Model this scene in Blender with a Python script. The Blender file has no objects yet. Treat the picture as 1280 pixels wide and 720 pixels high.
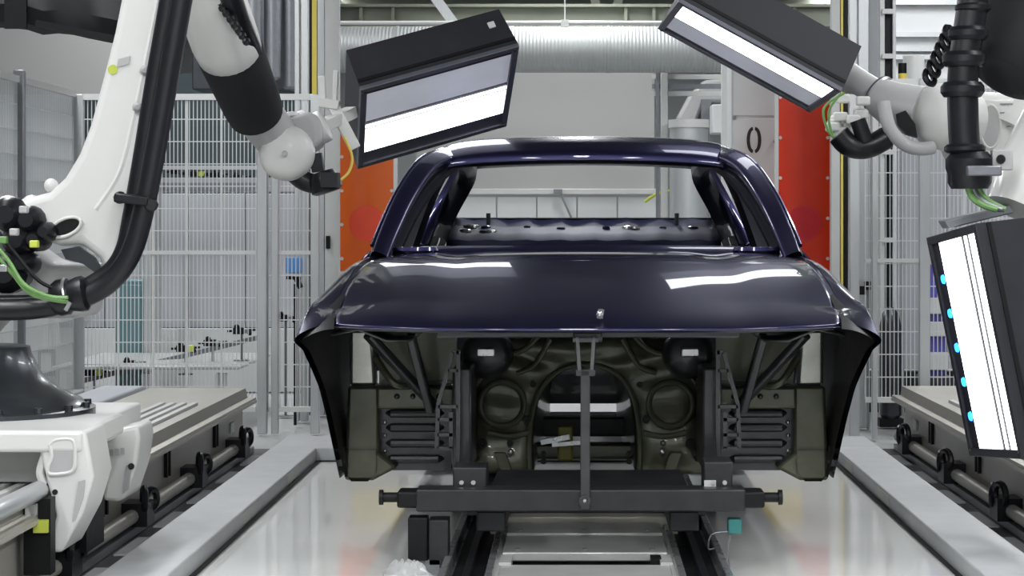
import bpy, bmesh, math, random
from mathutils import Vector, Matrix
random.seed(7)
PI = math.pi
S = bpy.context.scene
COL = S.collection

# ------------------------------------------------------------------ camera
F = 2500.0                      # focal length in pixels of the 1280 px frame
cam_d = bpy.data.cameras.new('camera'); cam = bpy.data.objects.new('camera', cam_d); COL.objects.link(cam)
cam.location = (0, 0, 1.2); cam.rotation_euler = (PI/2, 0, 0)
cam_d.sensor_width = 36; cam_d.lens = F/1280*36
cam_d.shift_x = -80/1280; cam_d.shift_y = -79/1280
cam_d.clip_end = 200
S.camera = cam
# ------------------------------------------------------------------ world, exposure
w = bpy.data.worlds.new('hall_air'); S.world = w; w.use_nodes = True
w.node_tree.nodes['Background'].inputs[0].default_value = (.8, .85, .9, 1)
w.node_tree.nodes['Background'].inputs[1].default_value = .25
S.view_settings.view_transform = 'Standard'; S.view_settings.look = 'None'
S.view_settings.gamma = 1; S.view_settings.use_curve_mapping = False
S.view_settings.exposure = 0.0
LAMP_W = 96.0                   # watts per ceiling lamp
PANEL_E = 5.0                   # emission of the inspection panels
CEIL = 4.3

# ------------------------------------------------------------------ materials
MATS = {}
def mat(name, col, rough=.5, metal=0., coat=0., nscale=12., namt=.06, bump=0., coat_rough=.03, emit=None, trans=0., spec=None, stretch=None):
    m = bpy.data.materials.new(name); m.use_nodes = True
    nt = m.node_tree; b = nt.nodes['Principled BSDF']
    tc = nt.nodes.new('ShaderNodeTexCoord'); n = nt.nodes.new('ShaderNodeTexNoise')
    n.inputs['Scale'].default_value = nscale; n.inputs['Detail'].default_value = 4
    if stretch:
        mp = nt.nodes.new('ShaderNodeMapping'); mp.inputs['Scale'].default_value = stretch
        nt.links.new(tc.outputs['Object'], mp.inputs[0]); nt.links.new(mp.outputs[0], n.inputs['Vector'])
    else:
        nt.links.new(tc.outputs['Object'], n.inputs['Vector'])
    mx = nt.nodes.new('ShaderNodeMix'); mx.data_type = 'RGBA'
    lo = tuple(max(0, c*(1-namt*1.6)) for c in col); hi = tuple(min(1, c*(1+namt*1.6)) for c in col)
    mx.inputs[6].default_value = (*lo, 1); mx.inputs[7].default_value = (*hi, 1)
    nt.links.new(n.outputs['Fac'], mx.inputs[0]); nt.links.new(mx.outputs[2], b.inputs['Base Color'])
    mr = nt.nodes.new('ShaderNodeMapRange')
    mr.inputs[3].default_value = max(0, rough*.88); mr.inputs[4].default_value = min(1, rough*1.12)
    nt.links.new(n.outputs['Fac'], mr.inputs[0]); nt.links.new(mr.outputs[0], b.inputs['Roughness'])
    b.inputs['Metallic'].default_value = metal
    b.inputs['Coat Weight'].default_value = coat; b.inputs['Coat Roughness'].default_value = coat_rough
    b.inputs['Transmission Weight'].default_value = trans
    if spec is not None: b.inputs['Specular IOR Level'].default_value = spec
    if bump:
        bp = nt.nodes.new('ShaderNodeBump'); bp.inputs['Strength'].default_value = bump; bp.inputs['Distance'].default_value = .01
        nt.links.new(n.outputs['Fac'], bp.inputs['Height']); nt.links.new(bp.outputs[0], b.inputs['Normal'])
    if emit:
        b.inputs['Emission Color'].default_value = (*emit[0], 1); b.inputs['Emission Strength'].default_value = emit[1]
    MATS[name] = m
    return m
mat('paint', (.019, .018, .066), .36, .82, 1.0, 300, .25)
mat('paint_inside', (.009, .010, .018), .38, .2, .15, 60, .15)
mat('primer', (.082, .084, .054), .36, .35, .3, 9, .35)
mat('primer_dark', (.042, .043, .046), .34, .4, .3, 14, .3)
mat('primer_and_glint', (.30, .31, .28), .25, .7, .2, 14, .2)  # light primer on the pillar caps, painted highlight on shelf bosses
mat('carrier_black', (.026, .026, .029), .42, .3, 0, 20, .3)
mat('black', (.006, .006, .007), .5, 0, 0, 30, .2, spec=.25)
mat('black_cloth', (.014, .014, .016), .7, 0, 0, 15, .3, spec=.3)
mat('rubber', (.008, .008, .011), .36, 0, 0, 30, .2, spec=.4)
mat('paint_shelf', (.012, .017, .055), .55, .1, .0, 40, .2)
mat('robot_white', (.68, .68, .66), .38, 0, .15, 4, .03)
mat('robot_grey', (.42, .42, .42), .45, 0, .1, 6, .06)
mat('robot_dark', (.055, .06, .068), .3, .6, .2, 12, .2)
mat('housing', (.022, .022, .028), .5, .2, 0, 20, .15)
mat('frame_grey', (.13, .135, .16), .4, .5, 0, 20, .1)
mat('glass_grey', (.80, .82, .86), .22, 0, .5, 5, .12)
mat('glass_added_glow', (.80, .82, .86), .25, 0, 0, 5, .1, emit=((.8, .85, 1.0), .16))  # unlit diffuser glass, faint glow added to lift its grey
mat('clear_plastic', (.85, .87, .88), .25, 0, 0, 8, .05, trans=.85)
mat('lit', (.9, .9, .9), .4, emit=((.93, .96, 1.0), PANEL_E))
mat('led_blue', (.02, .2, .8), .4, emit=((.02, .25, 1.0), 5.0))
mat('alu', (.52, .54, .55), .35, .55, 0, 18, .06, stretch=(8, 8, .4))
mat('alu_dark', (.22, .23, .25), .4, .6, 0, 18, .1)
mat('white_post', (.58, .59, .575), .4, .05, 0, 10, .04)
mat('white_panel', (.60, .62, .62), .5, 0, 0, 3, .04)
mat('pale_panel', (.39, .41, .44), .5, 0, 0, 2.5, .07, stretch=(6, 1, .3))
mat('board_grey', (.40, .40, .39), .8, 0, 0, 2, .01)
mat('wall', (.42, .44, .44), .7, 0, 0, 1.5, .08)
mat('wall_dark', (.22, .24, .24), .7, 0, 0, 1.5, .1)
mat('ceiling', (.07, .075, .075), .8, 0, 0, 1, .2)
mat('beam', (.19, .205, .16), .5, .1, 0, 4, .15)
mat('epoxy_white', (.83, .83, .80), .10, 0, .5, 1.2, .05, coat_rough=.045)
mat('floor_grey', (.40, .41, .41), .4, 0, .1, 3, .08)
mat('floor_dark', (.055, .055, .06), .45, 0, 0, 6, .3)
mat('concrete', (.44, .45, .46), .55, 0, 0, 9, .1, bump=.15)
mat('concrete_side', (.42, .43, .40), .45, .1, 0, 9, .12)
mat('rail_steel', (.40, .385, .34), .42, .15, 0, 6, .15, stretch=(1, .2, 1))
mat('rail_tan', (.42, .40, .35), .42, .3, 0, 4, .15)
mat('steel', (.55, .56, .57), .28, .85, 0, 14, .12)
mat('deck', (.52, .53, .51), .3, .35, 0, 10, .12)
mat('duct', (.40, .42, .42), .5, .35, 0, 5, .08)
mat('yellow', (.75, .60, .10), .5, 0, 0, 10, .08)
mat('pale_yellow', (.80, .66, .28), .5, 0, 0, 10, .08)
mat('lime', (.55, .62, .08), .5, 0, 0, 10, .1)
mat('olive', (.22, .20, .03), .5, 0, 0, 10, .1)
mat('blue_box', (.10, .28, .62), .45, 0, 0, 10, .08)
mat('violet_box', (.10, .09, .42), .45, 0, 0, 10, .2)
mat('teal', (.03, .20, .19), .5, 0, 0, 10, .1)
mat('board_grey_left', (.29, .29, .285), .8, 0, 0, 2, .01)
mat('teal_dark', (.06, .085, .095), .5, 0, 0, 5, .1)
mat('teal_grey', (.10, .20, .22), .5, 0, 0, 5, .1)
mat('cable_green', (.16, .32, .10), .45, 0, 0, 10, .2)
mat('red_disc', (.55, .004, .012), .45, 0, 0, 10, .06)
mat('red_disc_pale', (.80, .06, .015), .4, 0, 0, 10, .06)
mat('ink', (.012, .012, .012), .6)
mat('wire', (.62, .64, .64), .4, .2, 0, 10, .03)
mat('lamp_body', (.5, .5, .5), .5)
mat('tube_light', (.9, .9, .9), .4, emit=((.96, .98, 1.0), 9.0))
def red_screen(name, tint, body, fac):
    m = mat(name, body, .12, 0, .6, 4, .12)
    nt = m.node_tree; b = nt.nodes['Principled BSDF']; out = nt.nodes['Material Output']
    t = nt.nodes.new('ShaderNodeBsdfTransparent'); t.inputs[0].default_value = (*tint, 1)
    mx = nt.nodes.new('ShaderNodeMixShader'); mx.inputs[0].default_value = fac
    nt.links.new(t.outputs[0], mx.inputs[1]); nt.links.new(b.outputs[0], mx.inputs[2]); nt.links.new(mx.outputs[0], out.inputs[0])
red_screen('screen_red', (.85, .04, .01), (.85, .055, .012), .62)
red_screen('screen_orange', (.95, .16, .02), (.95, .23, .02), .55)
# spiral duct: fine standing seams
def ribs(name, axis_scale, depth):
    m = MATS[name]; nt = m.node_tree; b = nt.nodes['Principled BSDF']
    tc = nt.nodes.new('ShaderNodeTexCoord'); wv = nt.nodes.new('ShaderNodeTexWave'); wv.wave_type = 'BANDS'; wv.bands_direction = 'X'
    wv.inputs['Scale'].default_value = axis_scale; nt.links.new(tc.outputs['Object'], wv.inputs['Vector'])
    bp = nt.nodes.new('ShaderNodeBump'); bp.inputs['Strength'].default_value = .5; bp.inputs['Distance'].default_value = depth
    nt.links.new(wv.outputs['Fac'], bp.inputs['Height']); nt.links.new(bp.outputs[0], b.inputs['Normal'])
ribs('duct', 11, .008)

# ------------------------------------------------------------------ mesh helpers
def P(px, py, Y):
    """point of the hall at distance Y seen at pixel (px, py) of the photograph"""
    return Vector(((px-720)/F*Y, Y, 1.2-(py-281)/F*Y))
def crom(pts, n=6):
    pts = [Vector(p) for p in pts]; out = []
    for i in range(len(pts)-1):
        p0 = pts[max(0, i-1)]; p1 = pts[i]; p2 = pts[i+1]; p3 = pts[min(len(pts)-1, i+2)]
        for k in range(n):
            t = k/n
            out.append(.5*((2*p1)+(p2-p0)*t+(2*p0-5*p1+4*p2-p3)*t*t+(3*p1-p0-3*p2+p3)*t**3))
    out.append(pts[-1]); return out
class MB:
    def __init__(s): s.v = []; s.f = []
    def add(s, vs, fs):
        o = len(s.v); s.v += [Vector(v) for v in vs]; s.f += [tuple(i+o for i in f) for f in fs]; return s
    def box(s, x0, x1, y0, y1, z0, z1, M=None):
        vs = [Vector(p) for p in ((x0,y0,z0),(x1,y0,z0),(x1,y1,z0),(x0,y1,z0),(x0,y0,z1),(x1,y0,z1),(x1,y1,z1),(x0,y1,z1))]
        if M: vs = [M@v for v in vs]
        return s.add(vs, [(0,3,2,1),(4,5,6,7),(0,1,5,4),(1,2,6,5),(2,3,7,6),(3,0,4,7)])
    def bar(s, a, b, wd, ht, up=(0,0,1)):
        a = Vector(a); b = Vector(b); d = (b-a).normalized(); up = Vector(up)
        if abs(d.dot(up)) > .99: up = Vector((0,1,0))
        r = d.cross(up).normalized(); u = r.cross(d)
        vs = []
        for p in (a, b):
            for sx, sy in ((-1,-1),(1,-1),(1,1),(-1,1)): vs.append(p+r*sx*wd/2+u*sy*ht/2)
        return s.add(vs, [(3,2,1,0),(4,5,6,7),(0,1,5,4),(1,2,6,5),(2,3,7,6),(3,0,4,7)])
    def tube(s, pts, rad, n=10, caps=True):
        pts = [Vector(p) for p in pts]
        R = rad if isinstance(rad, (list, tuple)) else [rad]*len(pts)
        d0 = (pts[1]-pts[0]).normalized(); ref = Vector((0,0,1)) if abs(d0.z) < .9 else Vector((1,0,0))
        u = d0.cross(ref).normalized(); vs = []
        for i, p in enumerate(pts):
            d = (pts[min(i+1, len(pts)-1)]-pts[max(i-1, 0)])
            if d.length < 1e-9: d = d0
            d.normalize(); u = (u-d*u.dot(d)).normalized(); w_ = d.cross(u)
            for k in range(n):
                a = 2*PI*k/n; vs.append(p+(u*math.cos(a)+w_*math.sin(a))*R[i])
        fs = []
        for i in range(len(pts)-1):
            for k in range(n):
                fs.append((i*n+k, i*n+(k+1)%n, (i+1)*n+(k+1)%n, (i+1)*n+k))
        if caps: fs.append(tuple(reversed(range(n)))); fs.append(tuple(range((len(pts)-1)*n, len(pts)*n)))
        return s.add(vs, fs)
    def cyl(s, a, b, r0, r1=None, n=20): return s.tube([a, b], [r0, r0 if r1 is None else r1], n)
    def lathe(s, a, b, prof, n=24):
        """prof: (t along a->b in metres, radius)"""
        a = Vector(a); d = (Vector(b)-a).normalized()
        u = d.cross(Vector((0,0,1)) if abs(d.z) < .9 else Vector((1,0,0))).normalized(); w_ = d.cross(u); vs = []
        for t, r in prof:
            for k in range(n):
                q = 2*PI*k/n; vs.append(a+d*t+(u*math.cos(q)+w_*math.sin(q))*max(r, 1e-4))
        fs = []
        for i in range(len(prof)-1):
            for k in range(n): fs.append((i*n+k, i*n+(k+1)%n, (i+1)*n+(k+1)%n, (i+1)*n+k))
        fs.append(tuple(reversed(range(n)))); fs.append(tuple(range((len(prof)-1)*n, len(prof)*n)))
        return s.add(vs, fs)
    def ball(s, c, r, n=20, sq=(1,1,1)):
        c = Vector(c); m = n//2; vs = []; fs = []
        for i in range(m+1):
            t = PI*i/m
            for k in range(n):
                q = 2*PI*k/n
                vs.append(c+Vector((math.sin(t)*math.cos(q)*sq[0], math.sin(t)*math.sin(q)*sq[1], math.cos(t)*sq[2]))*r)
        for i in range(m):
            for k in range(n): fs.append((i*n+k, (i+1)*n+k, (i+1)*n+(k+1)%n, i*n+(k+1)%n))
        return s.add(vs, fs)
    def prism(s, poly, d):
        """poly: 3D planar outline, extruded by vector d"""
        d = Vector(d); n = len(poly); vs = [Vector(p) for p in poly]+[Vector(p)+d for p in poly]
        fs = [tuple(range(n)), tuple(reversed(range(n, 2*n)))]
        for i in range(n): fs.append((i, i+n, (i+1)%n+n, (i+1)%n))
        return s.add(vs, fs)
    def grid(s, rows, close=False):
        nr = len(rows); nc = len(rows[0]); vs = [p for r in rows for p in r]; fs = []
        for i in range(nr-1):
            for k in range(nc-1+(1 if close else 0)):
                fs.append((i*nc+k, i*nc+(k+1)%nc, (i+1)*nc+(k+1)%nc, (i+1)*nc+k))
        return s.add(vs, fs)
    def torus(s, c, axis, R, r, n=24, m=8):
        c = Vector(c); d = Vector(axis).normalized()
        u = d.cross(Vector((0,0,1)) if abs(d.z) < .9 else Vector((1,0,0))).normalized(); w_ = d.cross(u); rows = []
        for i in range(n+1):
            q = 2*PI*i/n; e = u*math.cos(q)+w_*math.sin(q)
            rows.append([c+e*(R+r*math.cos(2*PI*k/m))+d*r*math.sin(2*PI*k/m) for k in range(m)])
        return s.grid(rows, True)
def wloc(o):
    v = Vector((0,0,0))
    while o is not None: v = v+o.location; o = o.parent
    return v
def build(name, mb, m, parent=None, smooth=True, bevel=0., solid=0., local=False, seg=2, angle=35, center=False, kind=None, sub=0):
    off = Vector((0,0,0))
    if not local and parent is not None: off = wloc(parent)
    loc = Vector((0,0,0))
    if parent is None and center:
        lo = [min(v[i] for v in mb.v) for i in range(3)]; hi = [max(v[i] for v in mb.v) for i in range(3)]
        loc = Vector(((lo[0]+hi[0])/2, (lo[1]+hi[1])/2, lo[2])); off = loc
    me = bpy.data.meshes.new(name); me.from_pydata([tuple(v-off) for v in mb.v], [], mb.f)
    bm = bmesh.new(); bm.from_mesh(me); bmesh.ops.recalc_face_normals(bm, faces=bm.faces); bm.to_mesh(me); bm.free()
    me.materials.append(MATS[m] if isinstance(m, str) else m)
    if smooth:
        for p in me.polygons: p.use_smooth = True
        me.set_sharp_from_angle(angle=math.radians(angle))
    o = bpy.data.objects.new(name, me); COL.objects.link(o)
    if parent is not None: o.parent = parent
    o.location = loc
    if solid:
        md = o.modifiers.new('solid', 'SOLIDIFY'); md.thickness = solid; md.offset = -1
    if sub:
        md = o.modifiers.new('sub', 'SUBSURF'); md.levels = sub; md.render_levels = sub
    if bevel:
        md = o.modifiers.new('bevel', 'BEVEL'); md.width = bevel; md.segments = seg; md.limit_method = 'ANGLE'; md.angle_limit = math.radians(30)
    if kind: o['kind'] = kind
    return o
def tag(o, label=None, cat=None, group=None, kind=None):
    if label: o['label'] = label
    if cat: o['category'] = cat
    if group: o['group'] = group
    if kind: o['kind'] = kind
    return o
def thing(name, label, cat, loc, group=None):
    o = bpy.data.objects.new(name, None); COL.objects.link(o); o.location = loc; o.empty_display_size = .1
    return tag(o, label, cat, group)
def copy_tree(o, parent=None):
    c = o.copy(); COL.objects.link(c)
    if parent is not None: c.parent = parent
    for ch in list(o.children): copy_tree(ch, c)
    return c
def B(x0, x1, y0, y1, z0, z1): return MB().box(x0, x1, y0, y1, z0, z1)

# ================================================================== THE SETTING
def struct(name, mb, m, **k): return tag(build(name, mb, m, None, **k), kind='structure')
struct('floor', B(-7.5, 7.5, -2, 30, -.2, -.012), 'floor_grey')
struct('floor', B(-1.33, 1.33, -2, 10.14, -.012, 0), 'epoxy_white')              # glossy inspection bay floor
struct('floor', B(-3.4, -1.53, -2, 10.75, -.012, -.004), 'floor_dark')           # robot lane
struct('floor', B(1.53, 3.4, -2, 10.75, -.012, -.004), 'floor_dark')
for lane, sx in ((bpy.data.objects['floor.002'], -1), (bpy.data.objects['floor.003'], 1)):
    for k in range(7):
        y = 5.9+.68*k
        build('floor_plate', B(min(sx*1.56, sx*1.68), max(sx*1.56, sx*1.68), y, y+.40, -.004, .004), 'concrete', lane, bevel=.002)
struct('ceiling', B(-7.5, 7.5, -2, 30, CEIL, CEIL+.2), 'ceiling')
struct('wall_back', B(-7.5, 7.5, 30, 30.2, -.2, CEIL), 'wall')
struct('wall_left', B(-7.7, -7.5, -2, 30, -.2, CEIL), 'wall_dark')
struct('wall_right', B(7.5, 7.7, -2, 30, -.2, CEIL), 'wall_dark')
struct('wall_front', B(-7.5, 7.5, -2.2, -2, -.2, CEIL), 'wall')
# kerbs round the bay
def kerb(name, x0, x1, y0, y1):
    k = struct(name, B(x0, x1, y0, y1, -.012, .07), 'concrete', bevel=.006)
    return k
kl = kerb('trim_1', -1.545, -1.316, -2, 10.14)
kr = kerb('trim_2', 1.316, 1.545, -2, 10.14)
kb = kerb('trim_3', -1.545, 1.545, 10.14, 10.7)
# dark joint at the foot of the kerbs
for x in (-1.316, 1.298):
    struct('trim_4' if x < 0 else 'trim_5', B(x, x+.018, -2, 10.14, .0, .006), 'black')
struct('trim_6', B(-1.298, 1.298, 10.122, 10.14, 0, .006), 'black')
# access covers let into the kerb sides
for k, ys in ((kl, (7.9, 9.1)), (kr, (8.4, 9.5))):
    sx = -1.316 if k is kl else 1.316
    for y in ys:
        c = MB()
        c.box(sx-.003, sx+.003, y, y+.34, .012, .06)
        build('cover_plate', c, 'concrete_side', k, bevel=.002)
# ------------------------------------------------------------------ ceiling lamps
def lamp(x, y, i):
    t = thing('ceiling_lamp', 'long white tube lamp hanging under the dark ceiling', 'lamp', (x, y, CEIL-.35), 'tube lamps under the ceiling')
    build('lamp_body', B(-.16, .16, -1.3, 1.3, .02, .10), 'lamp_body', t, local=True, bevel=.01)
    build('diffuser', B(-.13, .13, -1.27, 1.27, 0, .02), 'tube_light', t, local=True)
    r = MB()
    for yy in (-1, 1): r.cyl((0, yy, .1), (0, yy, .35), .006, n=6)
    build('hanger', r, 'alu', t, local=True)
    l = bpy.data.lights.new('lamp_light', 'AREA'); l.shape = 'RECTANGLE'; l.size = .26; l.size_y = 2.5
    l.energy = LAMP_W; l.color = (.97, .985, 1)
    lo = bpy.data.objects.new('lamp_light', l); COL.objects.link(lo); lo.location = (0, 0, -.012); lo.parent = t
i = 0
for y in (1.2, 5.4, 9.6, 13.8, 19.0, 25.0):
    for x in (-3.0, 3.0):
        lamp(x, y, i); i += 1
for x, y in ((0, 16.0), (-1.2, -.4), (1.2, -.4), (0, 2.2)): lamp(x, y, i)  # pair nearest the camera added as fill for the fronts, out of view

# ================================================================== THE CAR BODY
CX = .04
car = thing('car_body', 'dark blue painted bare car body without doors glass, lights or wheels, on the black carrier', 'car body', (CX, 9.0, 0))
car['label'] = 'glossy dark blue bare car body without front bumper, lights, glass or wheels'
def lerp(t, tab):
    for (a, va), (b, vb) in zip(tab, tab[1:]):
        if t <= b: return va+(vb-va)*max(0, (t-a))/(b-a)
    return tab[-1][1]
def smooth_tab(t, tab):
    # monotone-ish smooth interpolation
    n = len(tab)
    for i in range(n-1):
        a, va = tab[i]; b, vb = tab[i+1]
        if t <= b or i == n-2:
            u = min(1, max(0, (t-a)/(b-a)))
            m0 = (vb-tab[max(0,i-1)][1])/(b-tab[max(0,i-1)][0]); m1 = (tab[min(n-1,i+2)][1]-va)/(tab[min(n-1,i+2)][0]-a)
            h = b-a
            return va*(2*u**3-3*u*u+1)+m0*h*(u**3-2*u*u+u)+vb*(-2*u**3+3*u*u)+m1*h*(u**3-u*u)
HZ = [(6.70,.850),(6.74,.869),(6.82,.900),(7.0,.960),(7.2,1.018),(7.4,1.063),(7.55,1.085),(7.75,1.096),(7.92,1.101)]
HW = [(6.70,.868),(6.85,.882),(7.2,.872),(7.6,.840),(7.92,.797)]
def hood_z(x, Y):
    a = abs(x); z = smooth_tab(Y, HZ); hw = smooth_tab(Y, HW)
    fade = min(1, max(0, (Y-6.7)/.25))
    z -= .030*(a/.85)**2.2*fade-.012*(a/.85)**4*(1-fade)
    g = math.exp(-((a-.50)/.06)**2); z -= .006*g*fade                       # sculpted crease
    z += .008*math.exp(-((a-.66)/.14)**2)*fade
    return z
rows = []
for i in range(33):
    Y = 6.70+(7.92-6.70)*(i/32)**1.35
    hw = smooth_tab(Y, HW); r = []
    for k in range(61):
        u = -1+2*k/60; x = u*hw
        yy = Y+.10*abs(u)**3*max(0, 1-(Y-6.7)/.8)                             # leading edge bows back at the corners
        r.append((CX+x, yy, hood_z(x, Y)))
    rows.append(r)
build('hood', MB().grid(rows), 'paint', car, solid=.012, angle=60)
# hood underside frame, dark
rows = []
for i in range(12):
    Y = 6.74+1.1*(i/11); r = []
    for k in range(31):
        u = -1+2*k/30; x = u*(smooth_tab(Y, HW)-.03)
        r.append((CX+x, Y+.10*abs(u)**3*max(0, 1-(Y-6.7)/.8), hood_z(x, Y)-.028-.012*math.sin(i*1.1)**2))
    rows.append(r)
build('hood_inner_panel', MB().grid(rows), 'primer_dark', car, solid=.006, angle=60)

def fender(s):
    rows = []; rin = []
    SH = [(6.70,(.977,.825)),(6.85,(.972,.880)),(7.0,(.966,.920)),(7.5,(.957,.955)),(7.9,(.952,.965))]
    ARCH = [(6.70,.800),(6.82,.775),(6.95,.715),(7.15,.620),(7.3,.500),(7.5,.300),(7.56,.24),(7.9,.24)]
    for i in range(29):
        Y = 6.70+1.2*i/28
        hw = smooth_tab(Y, HW)+.003; z0 = hood_z(hw, Y)
        sx = lerp(Y, [(a, b[0]) for a, b in SH]); sz = smooth_tab(Y, [(a, b[1]) for a, b in SH])
        za = lerp(Y, ARCH)
        back = min(1, max(0, (Y-7.3)/.6))
        z0 += .012*back
        pts = [(hw, z0-.02), (hw, z0), (hw+(sx-hw)*.30, z0+(sz-z0)*(.10)), (hw+(sx-hw)*.62, z0+(sz-z0)*.36), (hw+(sx-hw)*.88, z0+(sz-z0)*.72), (sx, sz)]
        for t in (.12, .3, .55, .8, 1.0):
            z = sz+(za-sz)*t
            bx = sx+.006*math.sin(t*PI)-.055*max(0, (.75-z))**1.3
            pts.append((bx, z))
        flat = crom([(x, 0, z) for x, z in pts[1:]], 3)
        pts = [pts[0]]+[(v.x, v.z) for v in flat]
        yb = .10*max(0, 1-(Y-6.7)/.8)
        rows.append([(CX+s*x, Y+yb*(1-max(0, (x-hw)/(sx-hw+1e-6)))*.9, z) for x, z in pts])
        rin.append([(CX+s*(x-.02), Y+.004, z-(.012 if j < 18 else -.002)) for j, (x, z) in enumerate(pts[1:])])
    f = build('fender', MB().grid(rows), 'paint', car, solid=.0, angle=50)
    build('fender_liner', MB().grid(rin), 'black', f, angle=60)
    # bracket at the lower end of the fender
    b = MB().bar((CX+s*.935, 7.58, .36), (CX+s*.925, 7.62, .27), .03, .02).cyl((CX+s*.93, 7.56, .30), (CX+s*.93, 7.64, .30), .014, n=10)
    build('fender_bracket', b, 'primer_dark', f)
for s in (-1, 1): fender(s)

# body sides: lofted cross sections split into doors and quarter panel
def side_sec(Y):
    k = min(1, max(0, (Y-10.9)/.9)); tap = .10*k*k
    belt = 1.10+.02*min(1, (Y-7.9)/2)
    return [(.895-tap, .235), (.925-tap, .27), (.945-tap, .36), (.968-tap, .55), (.974-tap, .75), (.966-tap, .88), (.952-tap, .965), (.915-tap, 1.035), (.862-tap, belt-.008), (.845-tap, belt)]
def side_panel(name, s, y0, y1, low=0):
    rows = [[(CX+s*x, y0+(y1-y0)*i/8, z) for x, z in side_sec(y0+(y1-y0)*i/8)[low:]] for i in range(9)]
    return build(name, MB().grid(rows), 'paint', car, solid=.012, angle=50)
for s in (-1, 1):
    d1 = side_panel('front_door', s, 7.91, 9.02, 2)
    d2 = side_panel('rear_door', s, 9.03, 10.02, 2)
    side_panel('quarter_panel', s, 10.03, 11.75, 0)
    sill = MB().grid([[(CX+s*x, 7.6+2.42*i/6, z) for x, z in ((.80,.26),(.83,.225),(.895,.225),(.925,.265),(.94,.345),(.80,.345),(.80,.26))] for i in range(7)])
    build('sill', sill, 'paint', car, angle=40)
    for d, yy in ((d1, 8.86), (d2, 9.88)):
        build('door_handle', MB().bar((CX+s*.985, yy-.09, .90), (CX+s*.985, yy+.07, .905), .02, .025), 'paint', d, bevel=.006)
# A pillar, cant rail and C pillar as one sweep each; B pillars
def sweep(path, wds, hts, tilt):
    rows = []
    for i, p in enumerate(path):
        p = Vector(p); a = tilt[i] if isinstance(tilt, list) else tilt
        d = (Vector(path[min(i+1, len(path)-1)])-Vector(path[max(0, i-1)])).normalized()
        r = d.cross(Vector((0,0,1))).normalized(); u = r.cross(d)
        r2 = r*math.cos(a)+u*math.sin(a); u2 = -r*math.sin(a)+u*math.cos(a)
        row = []
        for k in range(16):
            q = 2*PI*k/16; c, s_ = math.cos(q), math.sin(q)
            row.append(p+r2*(wds[i]/2*math.copysign(abs(c)**.5, c))+u2*(hts[i]/2*math.copysign(abs(s_)**.5, s_)))
        rows.append(row)
    return MB().grid(rows, True)
for s in (-1, 1):
    pts = [(.812,7.80,1.06),(.79,7.95,1.155),(.738,8.17,1.310),(.668,8.40,1.440),(.592,8.60,1.492),(.562,8.85,1.508),(.562,9.3,1.520),(.570,9.8,1.505),(.60,10.15,1.490)]
    path = crom([(CX+s*x, y, z) for x, y, z in pts], 5)
    n = len(path)
    wd = [.075+.01*min(1, i/10) if i < 22 else .095 for i in range(n)]
    ht = [.075-.02*min(1, i/20) for i in range(n)]
    p = build('a_pillar', sweep(path[:25], wd, ht, s*.45), 'paint', car, angle=60)
    ln = [q+Vector((s*.033, -.012, .030)) for q in path[2:22]]
    build('drip_moulding', MB().tube(ln, .008, 8), 'paint', p)
    build('roof_rail', sweep(path[24:], wd[24:], ht, s*.3), 'paint', car, angle=60)
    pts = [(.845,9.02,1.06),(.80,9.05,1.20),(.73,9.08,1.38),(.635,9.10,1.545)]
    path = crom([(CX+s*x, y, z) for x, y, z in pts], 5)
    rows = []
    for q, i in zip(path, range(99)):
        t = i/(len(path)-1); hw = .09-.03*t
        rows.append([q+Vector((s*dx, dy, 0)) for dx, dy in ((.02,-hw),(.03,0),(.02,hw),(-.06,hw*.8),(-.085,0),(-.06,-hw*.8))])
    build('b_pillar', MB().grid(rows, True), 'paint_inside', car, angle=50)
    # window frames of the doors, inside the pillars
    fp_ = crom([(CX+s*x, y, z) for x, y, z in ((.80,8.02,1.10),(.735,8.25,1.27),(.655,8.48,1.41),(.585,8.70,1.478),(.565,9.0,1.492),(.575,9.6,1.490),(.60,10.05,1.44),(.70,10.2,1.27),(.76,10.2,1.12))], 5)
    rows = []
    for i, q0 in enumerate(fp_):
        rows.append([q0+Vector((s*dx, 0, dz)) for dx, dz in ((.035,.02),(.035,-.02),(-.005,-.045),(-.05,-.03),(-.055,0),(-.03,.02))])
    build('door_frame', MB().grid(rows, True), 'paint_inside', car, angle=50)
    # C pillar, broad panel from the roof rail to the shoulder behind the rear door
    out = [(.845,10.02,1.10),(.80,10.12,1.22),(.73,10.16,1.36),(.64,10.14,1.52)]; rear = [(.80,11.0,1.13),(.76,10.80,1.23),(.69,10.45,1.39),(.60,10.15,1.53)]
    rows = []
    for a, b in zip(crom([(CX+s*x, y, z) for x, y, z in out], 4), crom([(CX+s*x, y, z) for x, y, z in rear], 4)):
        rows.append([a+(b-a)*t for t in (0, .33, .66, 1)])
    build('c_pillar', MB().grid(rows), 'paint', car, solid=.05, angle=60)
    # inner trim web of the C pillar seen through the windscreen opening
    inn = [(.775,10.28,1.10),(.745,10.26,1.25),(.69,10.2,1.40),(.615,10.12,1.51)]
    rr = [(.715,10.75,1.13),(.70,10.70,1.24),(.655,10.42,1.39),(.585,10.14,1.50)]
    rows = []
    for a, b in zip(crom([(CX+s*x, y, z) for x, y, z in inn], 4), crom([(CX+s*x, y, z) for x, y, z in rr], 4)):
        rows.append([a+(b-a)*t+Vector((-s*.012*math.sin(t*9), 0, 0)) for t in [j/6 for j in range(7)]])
    build('c_pillar_inner', MB().grid(rows), 'paint_inside', car, solid=.01, angle=60)
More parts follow.
